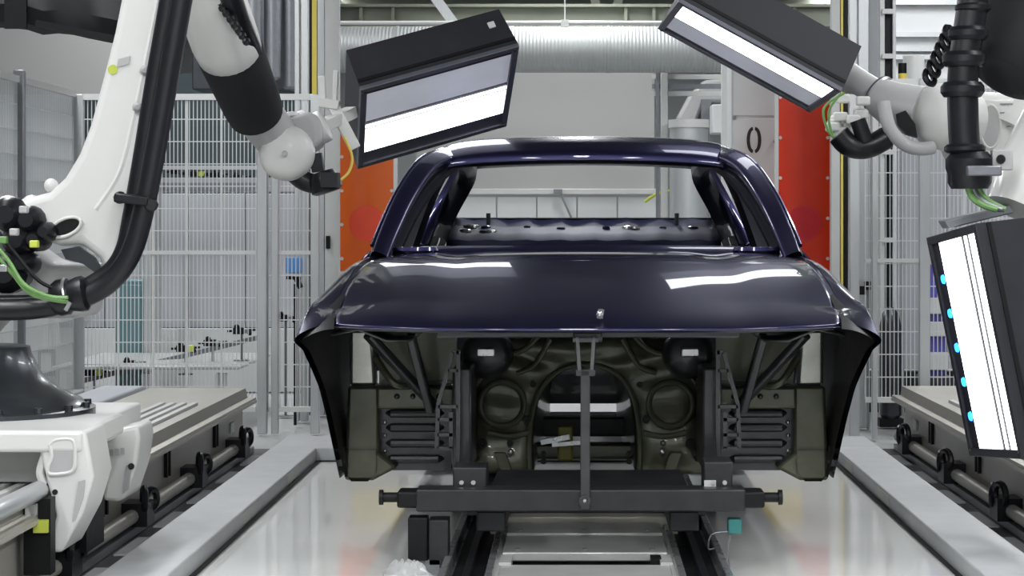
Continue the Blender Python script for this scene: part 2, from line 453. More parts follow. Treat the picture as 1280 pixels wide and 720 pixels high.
# roof skin with its front and rear headers
RP = [(8.53,1.470),(8.535,1.505),(8.58,1.535),(8.66,1.565),(8.82,1.590),(9.2,1.602),(9.6,1.594),(9.95,1.563),(10.10,1.540),(10.14,1.512)]
rows = []
for Y, Z in crom([(0, y, z) for y, z in RP], 3) and [(p.y, p.z) for p in crom([(0, y, z) for y, z in RP], 3)]:
    hw = .612; r = []
    for k in range(41):
        u = -1+2*k/40
        dz = -.020*u*u-.018*abs(u)**8
        r.append((CX+u*hw, Y-.035+.035*u*u*(1 if Y < 9 else -1)+.0, Z+dz))
    rows.append(r)
roof = build('roof', MB().grid(rows), 'paint', car, solid=.01, angle=45)
h = MB()
rows = [[(CX+(-1+2*k/20)*.58, y, z-.02*(-1+2*k/20)**2) for k in range(21)] for y, z in ((8.52,1.476),(8.56,1.462),(8.66,1.468),(8.74,1.50),(8.66,1.53),(8.56,1.52))]
build('windscreen_header', h.grid(rows), 'paint_inside', car, angle=40)
rows = [[(CX+(-1+2*k/20)*.565, y, z-.02*(-1+2*k/20)**2) for k in range(21)] for y, z in ((9.98,1.548),(10.0,1.520),(10.10,1.510),(10.15,1.512))]
build('rear_header', MB().grid(rows), 'paint_inside', car, solid=.01, angle=40)
for xx in (-.35, .0, .36):
    pass
cb = MB()
for y in (9.05, 9.55): cb.grid([[(CX+(-1+2*k/12)*.6, y+dy, 1.575-.03*(-1+2*k/12)**2+dz) for k in range(13)] for dy, dz in ((-.05,0),(-.03,-.02),(.03,-.02),(.05,0))])
build('roof_bow', cb, 'paint_inside', car)
# rear window frame: a ring with a rounded opening
def ring_frame():
    top = [(-.586,10.12,1.508),(.586,10.12,1.508)]
    inner = []; outer = []
    def q(u, v):      # u -1..1 , v 0 bottom..1 top
        wv = .69+(.592-.69)*v; y = 10.80+(10.13-10.80)*v; z = 1.238+(1.515-1.238)*v-.008*u*u*v
        return Vector((CX+u*wv, y+.02*u*u-.03, z))
    def o(u, v):
        wv = .78+(.64-.78)*v; y = 10.86+(10.10-10.86)*v; z = 1.205+(1.545-1.205)*v
        return Vector((CX+u*wv, y+.02*u*u-.03, z-.01*u*u))
    seq = []
    N = 14
    for k in range(N): seq.append((-1+2*k/N, 0))
    for k in range(8): seq.append((1, k/8*.86))
    for k in range(5): a = PI/2*k/5; seq.append((1-.12*(1-math.cos(a)), .86+.14*math.sin(a)))
    for k in range(N): seq.append((.88-1.76*k/N, 1))
    for k in range(5): a = PI/2*(1-k/5); seq.append((-1+.12*(1-math.cos(a)), .86+.14*math.sin(a)))
    for k in range(8): seq.append((-1, .86*(1-k/8)))
    rows = [[q(u, v) for u, v in seq], [q(u, v)+Vector((0, .02, -.004)) for u, v in seq], [o(u, v) for u, v in seq]]
    return MB().grid(rows, True)
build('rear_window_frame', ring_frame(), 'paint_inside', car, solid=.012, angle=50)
# rear shelf with bosses
rows = []
for y, z in ((10.80,1.236),(10.76,1.225),(10.70,1.195),(10.62,1.185),(10.48,1.160),(10.40,1.150),(10.33,1.120),(10.30,1.05),(10.30,.55)):
    rows.append([(CX+(-1+2*k/24)*.71, y, z+.004*math.sin(k*2.1)) for k in range(25)])
shelf = build('rear_shelf', MB().grid(rows), 'paint_shelf', car, solid=.012, angle=40)
bs = [(-.60,10.66,.045),(-.52,10.62,.03),(-.62,10.52,.035),(-.50,10.50,.05),(-.30,10.62,.02),(-.12,10.58,.025),(.12,10.6,.022),(.25,10.62,.05),(.42,10.6,.02),(.58,10.6,.03)]
for x, y, r in bs:
    z = lerp(y, [(10.40,1.150),(10.48,1.160),(10.62,1.185),(10.70,1.195),(10.76,1.225)])
    build('boss', MB().lathe((CX+x, y, z-.005), (CX+x, y, z+1), [(0, r), (.012, r*.92), (.016, r*.6), (.010, r*.5)], 14), 'primer_and_glint' if r in (.045, .035, .05) else 'paint', shelf)  # pale bosses: white highlights put into their colour
for x in (-.51, .50): build('shelf_stud', MB().cyl((CX+x, 10.72, 1.2), (CX+x, 10.72, 1.262), .012, n=8), 'primer_dark', shelf)
# cowl
rows = []
for y, z in ((7.86,1.03),(7.90,1.070),(7.935,1.098),(7.97,1.118),(8.00,1.122),(8.02,1.108),(8.03,.98)):
    rows.append([(CX+(-1+2*k/30)*(.80), y+.0*abs(-1+2*k/30), z-.012*abs(-1+2*k/30)**2) for k in range(31)])
cowl = build('cowl', MB().grid(rows), 'paint', car, solid=.012, angle=40)
for s in (-1, 1):
    rows = []
    for i in range(6):
        a = i/5; rr = .095-.03*a
        rows.append([(CX+s*.68+rr*math.cos(q)*1.05, 7.93+rr*.6*math.sin(q), 1.098+.022*math.sin(PI*min(1, a*1.4))-.02*a) for q in [2*PI*k/24 for k in range(24)]])
    build('cowl_cup', MB().grid(rows, True), 'paint', cowl)
# trunk lid and tail panel
rows = []
for y, z in ((10.86,1.205),(11.0,1.195),(11.4,1.180),(11.68,1.165),(11.74,1.12),(11.76,.8)):
    rows.append([(CX+(-1+2*k/16)*(.76 if z > 1 else .72), y-.05*(-1+2*k/16)**2, z-.03*(-1+2*k/16)**2) for k in range(17)])
build('trunk_lid', MB().grid(rows), 'paint', car, solid=.012, angle=40)
build('tail_panel', B(CX-.86, CX+.86, 11.68, 11.72, .34, .80), 'paint', car, bevel=.01)
# underbody
fp = MB()
for s in (-1, 1): fp.box(CX+s*.22 if s > 0 else CX-.90, CX+.90 if s > 0 else CX-.22, 7.74, 10.3, .255, .275)
build('floor_pan', fp, 'primer_dark', car)
sb = MB().box(CX-.74, CX+.74, 10.28, 10.31, .42, 1.06)
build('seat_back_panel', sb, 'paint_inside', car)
cm = MB()
cm.box(CX-.9, CX+.9, 8.76, 8.84, .272, .355); build('seat_crossmember', cm, 'primer_dark', car, bevel=.008)
build('front_crossmember', B(CX-.30, CX+.30, 8.16, 8.26, .243, .305), 'primer', car, bevel=.01)
# ---- front bulkhead: measured at Y 7.7
YB = 7.72
def q(px, py, Y=YB): return P(px, py, Y)
def plate_hole():
    N = 24; arch = []
    ctr = [(663,592),(662,560),(664,525),(672,495),(688,472),(708,459),(732,455),(756,459),(776,472),(790,495),(797,525),(799,560),(798,592)]
    a3 = crom([q(x, y) for x, y in ctr], 4)
    n = len(a3); outer = []
    ob = [(574,592),(574,560),(574,525),(574,480),(574,440),(610,425),(732,421),(854,425),(892,440),(892,480),(892,525),(892,560),(892,592)]
    o3 = crom([q(x, y) for x, y in ob], 4)
    rows = []
    for t in (0, .18, .36, .6, 1.0):
        rows.append([a+(b-a)*t+Vector((0, (-.02 if t == 0 else -.035*math.sin(t*PI)*(.5+.5*math.sin(i*.9))), 0)) for i, (a, b) in enumerate(zip(a3, o3))])
    return a3, MB().grid(rows)
arch, fw = plate_hole()
fwall = build('firewall', fw, 'primer', car, solid=.01, angle=60)
rows = []
for i in range(9):
    t = i/8; k = 1-.22*t
    rows.append([Vector((CX+(p.x-CX)*k, YB-.02+1.75*t, .27+(p.z-.27)*(1-.12*t))) for p in arch])
build('tunnel', MB().grid(rows), 'primer_dark', car, solid=.008, angle=60)
# rim of the tunnel
build('tunnel_rim', MB().tube([p+Vector((0, -.022, 0)) for p in arch], .010, 8), 'primer', fwall)
build('tunnel_end_plate', B(CX-.17, CX+.17, 9.40, 9.43, .36, .72), 'primer_dark', car)
# embossed rings, holes, sound pads
for s in (-1, 1):
    cx = CX+s*.325
    build('embossed_ring', MB().torus((cx, YB-.028, .51), (0,1,0), .085, .012, 28), 'primer', fwall)
    for dx, dz in ((-.03,.36),(-.16,.32),(-.16,.29),(.10,.30),(.10,.34),(.16,.44)):
        build('grommet', MB().lathe((cx+s*dx, YB-.022, dz), (cx+s*dx, YB-1, dz), [(0,.012),(.008,.011),(.008,.006),(.002,.005)], 12), 'black', fwall)
    build('embossed_rib', MB().bar((CX+s*.46, YB-.02, .35), (CX+s*.45, YB-.02, .66), .03, .025), 'primer', fwall, bevel=.008)
    for pts_ in (((.17,.79),(.24,.72),(.34,.70),(.42,.74)), ((.14,.76),(.20,.66),(.27,.63)), ((.40,.62),(.44,.55),(.43,.42)), ((.22,.40),(.30,.385),(.38,.40))):
        build('embossed_rib', MB().tube(crom([(CX+s*x, YB-.024, z) for x, z in pts_], 5), .011, 8), 'primer', fwall)
    for dx, dz, r in ((.26,.78,.022),(.36,.79,.014),(.205,.585,.012),(.42,.50,.010),(.23,.45,.016),(.40,.36,.018)):
        build('grommet', MB().lathe((CX+s*dx, YB-.028, dz), (CX+s*dx, YB-1, dz), [(0,r),(.008,r*.9),(.008,r*.5),(.002,r*.4)], 12), 'black', fwall)
    build('floor_bracket', MB().prism([P(735+s*x, y, 7.66) for x, y in ((-118,566),(-104,566),(-100,572),(-92,600),(-104,600))], (0,.03,0)), 'primer', fwall, bevel=.004)
    build('stud', MB().ball((CX+s*.29, YB-.05, .33), .012, 10), 'steel', fwall)
    # brake booster like pressed cup under the hood edge
    c = P(735+s*128, 445, 7.5)
    cup = MB().lathe((c.x, 7.66, c.z), (c.x, 7.0, c.z), [(0,.10),(.05,.095),(.10,.085),(.12,.06),(.122,.0)], 24)
    build('strut_tower', cup, 'primer_dark', car, angle=40)
    build('tower_cap', MB().box(c.x-.035, c.x+.035, 7.50, 7.53, c.z-.005, c.z+.03), 'steel', car, bevel=.006)
    # hinge pillar and side bulkhead
    x0, x1 = CX+s*.90, CX+s*.80
    xa, xb = min(x0, x1), max(x0, x1)
    hp = MB().prism([(CX+s*.922,7.62,.225),(CX+s*.815,7.62,.225),(CX+s*.72,7.62,.275),(CX+s*.79,7.62,.33),(CX+s*.79,7.62,.585),(CX+s*.91,7.62,.585)], (0,.16,0))
    build('hinge_pillar', hp, 'primer', car, bevel=.012)
    build('pillar_cap', MB().prism([(CX+s*.905,7.64,.585),(CX+s*.805,7.64,.585),(CX+s*.815,7.60,.80),(CX+s*.90,7.60,.80)], (0,.10,0)), 'primer_and_glint', car, bevel=.012)
    sb_ = MB().box(min(CX+s*.79, CX+s*.52), max(CX+s*.79, CX+s*.52), 7.70, 7.73, .255, .60)
    foot = build('side_bulkhead', sb_, 'primer_dark', car)
    for z in (.30, .36, .42, .475):
        build('pressed_bead', MB().tube([(CX+s*.55, 7.705, z), (CX+s*.57, 7.69, z), (CX+s*.75, 7.69, z), (CX+s*.77, 7.705, z)], [.006, .017, .017, .006], 10), 'primer_dark', foot)
    for z in (.33, .39, .44):
        build('stud', MB().ball((CX+s*.775, 7.695, z), .009, 10), 'steel', foot)
    beam = MB().box(min(CX+s*.80, CX+s*.50), max(CX+s*.80, CX+s*.50), 7.60, 7.70, .50, .585)
    build('side_beam', beam, 'primer', car, bevel=.012)
    for dx in (.66, .72, .56): build('stud', MB().ball((CX+s*dx, 7.595, .548), .011, 10), 'primer_dark', foot)
    # apron and diagonal stays
    rows = [[(CX+s*x, y, z) for x, z in ((.90,.82),(.80,.84),(.70,.80),(.62,.80))] for y in (6.98, 7.3, 7.6)]
    build('apron_panel', MB().grid(rows), 'primer_dark', car, solid=.01)
    build('apron_web', MB().prism([(CX+s*.80,7.72,.585),(CX+s*.50,7.72,.585),(CX+s*.50,7.72,.86),(CX+s*.80,7.72,.86)], (0,.02,0)), 'primer', car)
    st = MB().bar((CX+s*.80, 7.30, .80), (CX+s*.56, 7.55, .50), .045, .03)
    build('diagonal_stay', st, 'primer_dark', car, bevel=.008)
    st = MB().bar((CX+s*.64, 7.25, .80), (CX+s*.585, 7.5, .50), .035, .03)
    build('diagonal_stay', st, 'primer_dark', car, bevel=.008)
    st = MB().tube(crom([(CX+s*.79, 7.5, .70), (CX+s*.72, 7.46, .61), (CX+s*.66, 7.5, .60)], 5), .014, 8)
    build('apron_edge', st, 'primer', car)
    # perforated front bracket, a narrow ladder
    lad = MB(); Yl = 7.2
    def l(px, py): return P(735+s*(735-px), py, Yl)
    for a, b in (((573,438),(573,545)),((566,440),(548,505)),((548,505),(546,560)),((566,440),(574,440)),((564,515),(564,560)),((573,545),(572,585))):
        lad.bar(l(*a), l(*b), .014, .03, (0,1,0))
    for y in (463, 508, 524, 543, 560):
        xl = lerp(y, [(440,566),(505,548),(570,546)])
        lad.bar(l(xl, y), l(573 if y < 520 else 566, y), .012, .03, (0,1,0))
    build('ladder_bracket', lad, 'primer_dark', car)
    rb = MB().box(min(CX+s*.42, CX+s*.49), max(CX+s*.42, CX+s*.49), 7.28, 7.70, .30, .68)
    build('longitudinal_member', rb, 'primer_dark', car, bevel=.01)
slam = MB().box(CX-.52, CX+.52, 6.86, 6.90, .812, .840)
slam.box(CX-.05, CX+.05, 6.80, 6.90, .80, .835)
build('slam_panel', slam, 'primer_dark', car, bevel=.006)
build('hood_latch', MB().bar((CX+.04, 6.74, .885), (CX+.045, 6.735, .915), .018, .012).ball((CX+.04, 6.735, .90), .012, 10), 'steel', car)

# ================================================================== CARRIER UNDER THE CAR
carrier = thing('body_carrier', 'black steel carrier with a long crossbar and side pins under the car body', 'carrier', (CX, 7.0, 0))
YC = 6.72
def c_(px, py, Y=YC): return P(px, py, Y)
a = c_(520, 640); b = c_(932, 612)
build('crossbar', B(a.x, b.x, YC, YC+.12, a.z, b.z), 'carrier_black', carrier, bevel=.006)
for s, x in ((-1, a.x), (1, b.x)):
    zz = (a.z+b.z)/2+.005
    blk = build('end_block', B(min(x-s*.03, x+s*.065), max(x-s*.03, x+s*.065), YC+.005, YC+.115, a.z+.012, b.z-.008), 'black', carrier, bevel=.008)
    pin = MB().lathe((x+s*.06, YC+.05, zz), (x+s*9, YC+.05, zz), [(0,.017),(.055,.017),(.055,.026),(.068,.026)], 20)
    build('locating_pin', pin, 'black', carrier)
# pads that carry the body
for (x0, x1, y0, y1) in ((566,608,584,614),(880,916,577,614)):
    u = c_(x0, y1, 6.8); v = c_(x1, y0, 6.8)
    pad = build('support_block', B(u.x, v.x, 6.80, 6.95, u.z-.02, v.z), 'carrier_black', carrier, bevel=.006)
    for k in range(2): build('bolt', MB().lathe((u.x+.03+.04*k, 6.80, u.z+.03), (u.x+.03+.04*k, 6, u.z+.03), [(0,.008),(.01,.008)], 8), 'steel', pad)
    build('support_post', B((u.x+v.x)/2-.03, (u.x+v.x)/2+.03, 7.0, 7.08, .20, .33), 'carrier_black', carrier, bevel=.006)
build('tag_plate', B(c_(882,610).x, c_(897,610).x, 6.796, 6.80, c_(0,613).z+.0, c_(0,604).z+.0), 'white_post', carrier)
for s in (-1, 1):
    build('long_beam', B(CX+s*.33-.05, CX+s*.33+.05, 6.84, 10.9, .15, .22), 'carrier_black', carrier, bevel=.006)
build('rear_crossbar', B(CX-.6, CX+.6, 10.0, 10.12, .19, .255), 'carrier_black', carrier, bevel=.006)
build('middle_crossbar', B(CX-.45, CX+.45, 7.55, 7.67, .10, .20), 'carrier_black', carrier, bevel=.006)
build('front_plate', MB().prism([c_(612,613,7.0), c_(862,613,7.0), c_(850,588,7.1), c_(622,588,7.1)], (0,.02,0)), 'carrier_black', carrier)
for xx in (-.62, .62):
    build('rest_arm', B(CX+xx-.04, CX+xx+.04, 10.0, 10.1, .19, .255), 'carrier_black', carrier)
# hood prop standing on the crossbar
u = c_(725.5, 640); v = c_(737.5, 462)
prop = build('hood_prop', B(u.x, v.x, YC-.02, YC-.004, u.z+.01, v.z), 'primer_dark', carrier, bevel=.003)
head = MB()
for s in (-1, 1): head.bar(c_(732+s*8, 468, YC-.01), c_(732+s*11, 421, YC+.03), .012, .016)
head.bar(c_(720, 466, YC-.012), c_(744, 466, YC-.012), .016, .02).bar(c_(716, 425, YC+.03), c_(748, 425, YC+.03), .02, .014)
build('prop_fork', head, 'primer_dark', carrier)
build('prop_bolt', MB().lathe(c_(731, 626, YC-.02), c_(731, 626, YC-.02)+Vector((0,-1,0)), [(0,.020),(.008,.020),(.008,.012),(.016,.011)], 18), 'primer_dark', carrier)
build('bolt_pin', MB().lathe(c_(731, 626, YC-.036), c_(731, 626, YC-.036)+Vector((0,-1,0)), [(0,.006),(.004,.005)], 10), 'steel', prop)
build('latch_block', B(P(697,0,8.0).x, P(716,0,8.0).x, 8.0, 8.05, .255, P(0,533,8.0).z), 'olive', carrier, bevel=.008)
build('latch_lever', MB().bar(P(676,553,7.95), P(712,546,7.95), .014, .02).bar(P(690,556,7.95), P(728,553,7.95), .012, .016), 'steel', carrier)

# ================================================================== FLOOR RAILS AND LIFT DECK
for s, lab in ((-1, 'steel floor rail left of the lift deck, running under the car'), (1, 'steel floor rail right of the lift deck, running under the car')):
    x = .03+s*.385
    t = thing('floor_rail', lab, 'rail', (x, 7, 0), 'floor rails under the car')
    build('rail_bed', B(x-.09, x+.09, 4.6, 12.5 if False else 10.1, 0, .035), 'steel', t, bevel=.004)
    for e in (-1, 1): build('rail_flange', B(x+e*.075-.012, x+e*.075+.012, 4.6, 10.1, .035, .085), 'steel', t, bevel=.003)
    build('rail_groove', B(x-.05, x+.05, 4.6, 10.1, .035, .05), 'black', t)
    build('roller_track', B(x-.012, x+.012, 4.6, 10.1, .05, .075), 'rubber', t)
deck = thing('lift_deck', 'light grey lift deck of cross plates between the two floor rails', 'platform', (.03, 7, 0))
for y0, y1, z in ((5.0, 5.75, .075), (5.8, 6.62, .075), (6.79, 7.16, .088), (7.17, 7.42, .095)):
    pl = build('deck_plate', B(-.25, .31, y0, y1, z-.03, z), 'deck', deck, bevel=.004)
    for x in (-.2, .03, .26):
        build('screw', MB().lathe((x, y0+.06, z), (x, y0+.06, 9), [(0,.009),(.004,.008)], 8), 'alu_dark', pl)
for x in (-.235, .30): build('slot_cheek', B(x-.02, x+.02, 6.62, 6.79, .02, .082), 'deck', deck)
for x in (-.27, .33): build('deck_side', B(x-.02, x+.02, 5.0, 7.4, .0, .075), 'deck', deck, bevel=.004)
build('slot_bed', B(-.25, .31, 6.62, 6.79, .0, .02), 'floor_dark', deck)
build('slot_block', B(.25, .285, 6.68, 6.76, .02, .085), 'black', deck)
build('deck_beam', B(-.32, .38, 7.44, 7.53, .02, .115), 'rail_tan', deck, bevel=.006)
# small things beside the rails
t = thing('sensor_box', 'black sensor box standing on the white floor left of the left rail', 'sensor', (-.54, 6.75, 0))
build('box_body', B(-.565, -.50, 6.72, 6.80, .07, .215), 'black', t, bevel=.004)
build('box_side', B(-.498, -.43, 6.74, 6.84, .05, .205), 'carrier_black', t, bevel=.004)
build('foot', B(-.55, -.46, 6.74, 6.82, 0, .07), 'alu_dark', t)
t = thing('cable_sleeve', 'crumpled clear plastic sleeve on the floor below the black sensor box', 'sleeve', (-.58, 6.6, 0))
rows = []
for i in range(9):
    z = .09*(1-i/8); rr = .035+.07*(i/8)
    rows.append([(-.56+rr*1.1*math.cos(2*PI*k/22)*(1+.10*math.sin(k*2.3+i)), 6.60+rr*.8*math.sin(2*PI*k/22)*(1+.15*math.cos(k*1.7)), max(.002, z+.006*math.sin(k*3+i))) for k in range(22)])
build('sleeve', MB().grid(rows, True), 'clear_plastic', t, angle=30)
t = thing('teal_plug', 'small teal plug on a thin bent wire stand right of the right rail', 'plug', (.53, 6.78, 0))
build('plug_body', B(.515, .56, 6.76, 6.81, .155, .205), 'teal', t, bevel=.005)
build('wire_stand', MB().tube(crom([(.525, 6.78, .155), (.515, 6.76, .10), (.52, 6.74, .004)], 5), .004, 6).tube(crom([(.52, 6.78, .16), (.46, 6.78, .15), (.45, 6.80, .10), (.47, 6.80, .10)], 5), .003, 6), 'alu_dark', t)

# ================================================================== ROBOT TRACKS (left and right)
def track(s, lab, y0, y1):
    t = thing('robot_track', lab, 'track', (s*1.95, 8, 0), 'robot tracks along the bay')
    sec = [(1.76,0),(1.76,.245),(1.685,.262),(1.685,.276),(1.735,.290),(1.745,.338),(2.25,.338),(2.25,0)]
    rows = [[(s*x, y, z) for x, z in sec] for y in (y0, y1)]
    mb = MB().grid(rows, True); n = len(sec); mb.f += [tuple(range(n)), tuple(range(n, 2*n))]
    build('track_beam', mb, 'rail_steel', t, smooth=False)
    build('track_skirt', B(min(s*1.69, s*1.745), max(s*1.69, s*1.745), y0, y1, .2765, .2895), 'rail_tan', t)
    build('pipe', MB().cyl((s*1.72, y0, .07), (s*1.72, y1-.05, .07), .028, n=12), 'rail_steel', t)
    build('track_foot', B(min(s*1.70, s*1.80), max(s*1.70, s*1.80), y0, y1, 0, .03), 'alu_dark', t)
    for k in range(4):
        x = s*(1.82+.052*k); build('guide_strip', B(x-.013, x+.013, y0, y1-1.0, .338, .352), 'white_post', t)
    for y in [y1-.45-1.15*j for j in range(4)]:
        cl = MB().box(min(s*1.66, s*1.76), max(s*1.66, s*1.76), y-.07, y+.07, .03, .12)
        cl.torus((s*1.68, y-.03, .13), (1,.3,0), .045, .014, 16).torus((s*1.67, y+.05, .12), (1,-.4,0), .04, .014, 16)
        build('cable_clamp', cl, 'rubber', t)
    for y in [y1-.25-1.15*j for j in range(3)]:
        build('slot_bracket', B(min(s*1.745, s*1.765), max(s*1.745, s*1.765), y-.62, y-.60, .12, .25).box(min(s*1.745, s*1.765), max(s*1.745, s*1.765), y-.56, y-.54, .12, .25), 'black', t)
    build('tag_plate', B(min(s*1.752, s*1.76), max(s*1.752, s*1.76), y1-.40, y1-.30, .14, .19), 'white_post', t)
    return t
track(-1, 'grey steel robot track on the left, carrying the white carriage', 4.2, 10.56)
track(1, 'grey steel robot track on the right, beneath the upright lit panel', 4.2, 10.7)
# cover plates in the dark lane on the right
for k, (y, sz) in enumerate(((6.6,.5),(7.35,.5),(8.1,.45),(8.8,.45))):
    pass

# ================================================================== LEFT CARRIAGE AND ROBOT
rob = thing('inspection_robot', 'big white jointed robot on a carriage at the left, black hose along its arm', 'robot', (-2.1, 7.0, .352))
# carriage
cg = MB().box(-2.75, -1.57, 6.36, 6.95, .475, .545).box(-2.75, -1.63, 6.95, 7.5, .44, .535)
car_top = build('carriage', cg, 'robot_white', rob, bevel=.014, seg=3)
def fp2(pts, Y): return [P(x, y, Y) for x, y in pts]
leg = MB().prism(fp2([(47,540),(107,538),(117,596),(104,640),(77,691),(56,691),(70,645),(58,602),(52,575)], 6.37), (0,.26,0))
l1 = build('carriage_leg', leg, 'robot_white', car_top, bevel=.012, seg=3)
pk = [P(x, y, 6.362) for x, y in ((62,556),(70,550),(88,549),(93,556),(94,575),(91,588),(78,592),(62,592),(60,584),(65,570))]
build('pocket', MB().prism(pk, (0,.02,0)), 'robot_grey', l1)
build('pocket_rim', MB().tube(crom(pk+[pk[0]], 3), .006, 6), 'robot_white', l1)
build('screw', MB().lathe(P(69,615,6.372), P(69,615,6), [(0,.010),(.006,.008)], 10), 'black', l1)
rs = fp2([(98,602),(106,600),(104,622),(94,650),(90,652)], 6.362)
build('leg_recess', MB().prism(rs, (0,.02,0)), 'robot_grey', l1)
leg = MB().prism(fp2([(126,540),(172,532),(175,548),(171,580),(157,622),(148,628),(128,626),(131,590)], 7.10), (0,.24,0))
l2 = build('carriage_leg', leg, 'robot_white', car_top, bevel=.014, seg=3)
build('leg_recess', MB().prism(fp2([(158,582),(165,578),(160,612),(153,618)], 7.092), (0,.02,0)), 'robot_grey', l2)
build('screw', MB().lathe(P(164,583,7.09), P(164,583,6), [(0,.012),(.006,.010)], 10), 'black', l2)
build('carriage_back_plate', B(-2.7, -1.74, 6.55, 7.45, .358, .475), 'robot_grey', car_top)
ar = crom([P(x, y, 6.40) for x, y in ((-40,552),(30,548),(48,553),(56,566),(50,590),(56,606))], 5)
build('arch_rim', MB().tube(ar, .014, 8), 'robot_white', car_top)
build('drive_box', B(-1.72, -1.64, 6.70, 6.95, .10, .44), 'black', car_top)
for k in range(3): build('printed_mark', MB().box(*[v for a_, b_ in zip(P(139+k*7,566-k,7.094)-Vector((.007,.001,.012)), P(139+k*7,566-k,7.094)+Vector((.007,.001,.012))) for v in (a_, b_)]), 'robot_grey', l2)
# end stop with yellow mark
es = build('end_stop', B(-1.735, -1.650, 6.28, 6.34, .10, .34), 'black', car_top)
build('warning_mark', B(-1.70, -1.655, 6.262, 6.28, .235, .275), 'lime', es)
build('guide_tube', MB().cyl((-1.70, 4.2, .36), (-1.70, 6.33, .36), .03, n=16), 'alu', car_top)
build('type_plate', B(-1.725, -1.69, 6.262, 6.28, .285, .325), 'robot_grey', es)
# base
bx, by = -2.06, 7.0
build('base', MB().lathe((bx, by, .53), (bx, by, 2), [(0,.37),(.03,.37),(.035,.34),(.06,.32),(.09,.25),(.14,.19),(.22,.15),(.245,.145),(.25,.12)], 40), 'robot_dark', rob, angle=30)
for k in range(16):
    a = 2*PI*k/16; rg = MB().lathe((bx+.345*math.cos(a), by+.345*math.sin(a), .56), (bx+.345*math.cos(a), by+.345*math.sin(a), 1), [(0,.014),(.02,.013)], 8)
    build('base_bolt', rg, 'robot_dark', rob)
# column and shoulder
build('column', MB().lathe((bx-.14, by+.05, .78), (bx-.14, by+.05, 2), [(0,.13),(.06,.18),(.10,.22),(.38,.24),(.44,.20)], 32), 'robot_grey', rob)
sh = MB().prism([P(-60,300,7.0), P(25,305,7.0), P(60,330,7.0), P(128,330,7.0), P(112,352,7.0), P(102,398,7.0), P(-60,400,7.0)], (0,.3,0))
build('shoulder_housing', sh, 'robot_grey', rob, bevel=.03, seg=3)
# lower arm
arm = [(155,-60),(150,0),(142,40),(128,95),(112,155),(98,192),(80,222),(60,240),(30,248),(-40,262),(-40,285),(20,300),(52,300),(75,308),(100,305),(122,322),(132,345),(150,330),(160,280),(172,238),(186,165),(202,80),(216,0),(224,-60)]
am = MB().prism([P(x, y, 6.84) for x, y in arm], (0,.20,0))
la = build('lower_arm', am, 'robot_white', rob, bevel=.03, seg=4)
ridge = crom([P(x, y, 6.848) for x, y in ((206,-40),(186,60),(168,145),(150,215),(120,262))], 6)
build('arm_ridge', MB().tube(ridge, .012, 8), 'robot_white', la)
ov = []
for k in range(24):
    a = 2*PI*k/24; ov.append(P(82+19*math.cos(a)+3*math.sin(a), 284-12*math.sin(a)-4*math.cos(a), 6.832))
build('arm_eye', MB().prism(ov, (0,.02,0)), 'black', la)
build('eye_rim', MB().tube(crom(ov+[ov[0]], 2), .006, 8), 'robot_white', la)
ov = [P(x, y, 6.832) for x, y in ((76,312),(98,308),(118,322),(130,342),(126,346),(104,330),(82,324))]
build('arm_pocket', MB().prism(ov, (0,.02,0)), 'robot_dark', la)
build('yellow_dot', MB().lathe(P(141,87,6.838), P(141,87,6), [(0,.017),(.004,.016)], 16), 'lime', la)
build('type_plate', MB().prism([P(148,74,6.838), P(163,70,6.838), P(161,80,6.838), P(146,84,6.838)], (0,-.004,0)), 'robot_grey', la)
for x, y in ((181,88),(172,134)):
    build('lug', MB().lathe(P(x, y, 6.838), P(x, y, 6.5), [(0,.018),(.02,.016),(.03,.008)], 12), 'robot_grey', la)
for x, y, r in ((64,232,.025),(10,262,.05),(40,258,.04)):
    build('end_boss', MB().ball(P(x, y, 6.88), r, 14), 'robot_white', la)
# motor cluster and wiring at the shoulder
mc = MB()
for x, y, r in ((8,268,.06),(34,275,.05),(20,300,.055),(42,300,.04),(6,340,.075),(28,330,.04),(55,290,.035)):
    c = P(x, y, 6.78); mc.lathe(c+Vector((0,.1,0)), c-Vector((0,1,0)), [(0,r),(.08,r),(.10,r*.8),(.12,r*.5)], 14)
build('motor', mc, 'rubber', rob)
for x, y, m in ((43,305,'lime'),(5,335,'steel'),(18,290,'robot_grey'),(30,262,'robot_grey'),(4,300,'cable_green')):
    build('connector', MB().box(*[v for a, b in zip(P(x,y,6.64)-Vector((.014,.014,.012)), P(x,y,6.64)+Vector((.014,.014,.012))) for v in (a, b)]), m, rob, bevel=.004)
for j, (ps, m) in enumerate((([(-20,290),(10,325),(30,355),(60,370),(85,372)],'cable_green'), ([(-20,300),(14,340),(40,368),(85,378)],'cable_green'), ([(-10,280),(20,318),(50,352),(85,366)],'black'))):
    build('cable', MB().tube(crom([P(x, y, 6.62+.02*j) for x, y in ps], 6), .007, 6), m, rob)
# hose: from the left, through the clamp, round and up along the arm
for dy, off in ((0, 0), (.075, 15)):
    ps = [(-40,388-off*.4),(40,386-off*.3),(85,377-off*.3),(112,368-off*.6),(140,350-off*.7),(163-off*.4,318-off*.4),(178-off*.8,270),(192-off*.9,200),(208-off,110),(222-off,30),(236-off,-50)]
    build('hose', MB().tube(crom([P(x, y, 6.70+dy) for x, y in ps], 7), .036, 12), 'rubber', rob)
build('hose_clamp', MB().bar(P(148,247,6.72), P(190,252,6.72), .14, .032, (0,0,1)).lathe(P(150,247,6.66), P(150,247,6.9), [(0,.022),(.14,.022)], 12).lathe(P(189,256,6.66), P(189,256,6.9), [(0,.024),(.14,.024)], 12), 'rubber', rob, bevel=.006)
cl = MB().lathe(P(66,374,6.70), P(98,368,6.70), [(0,.05),(.02,.062),(.05,.062),(.06,.052),(.09,.06),(.11,.06),(.12,.045)], 16)
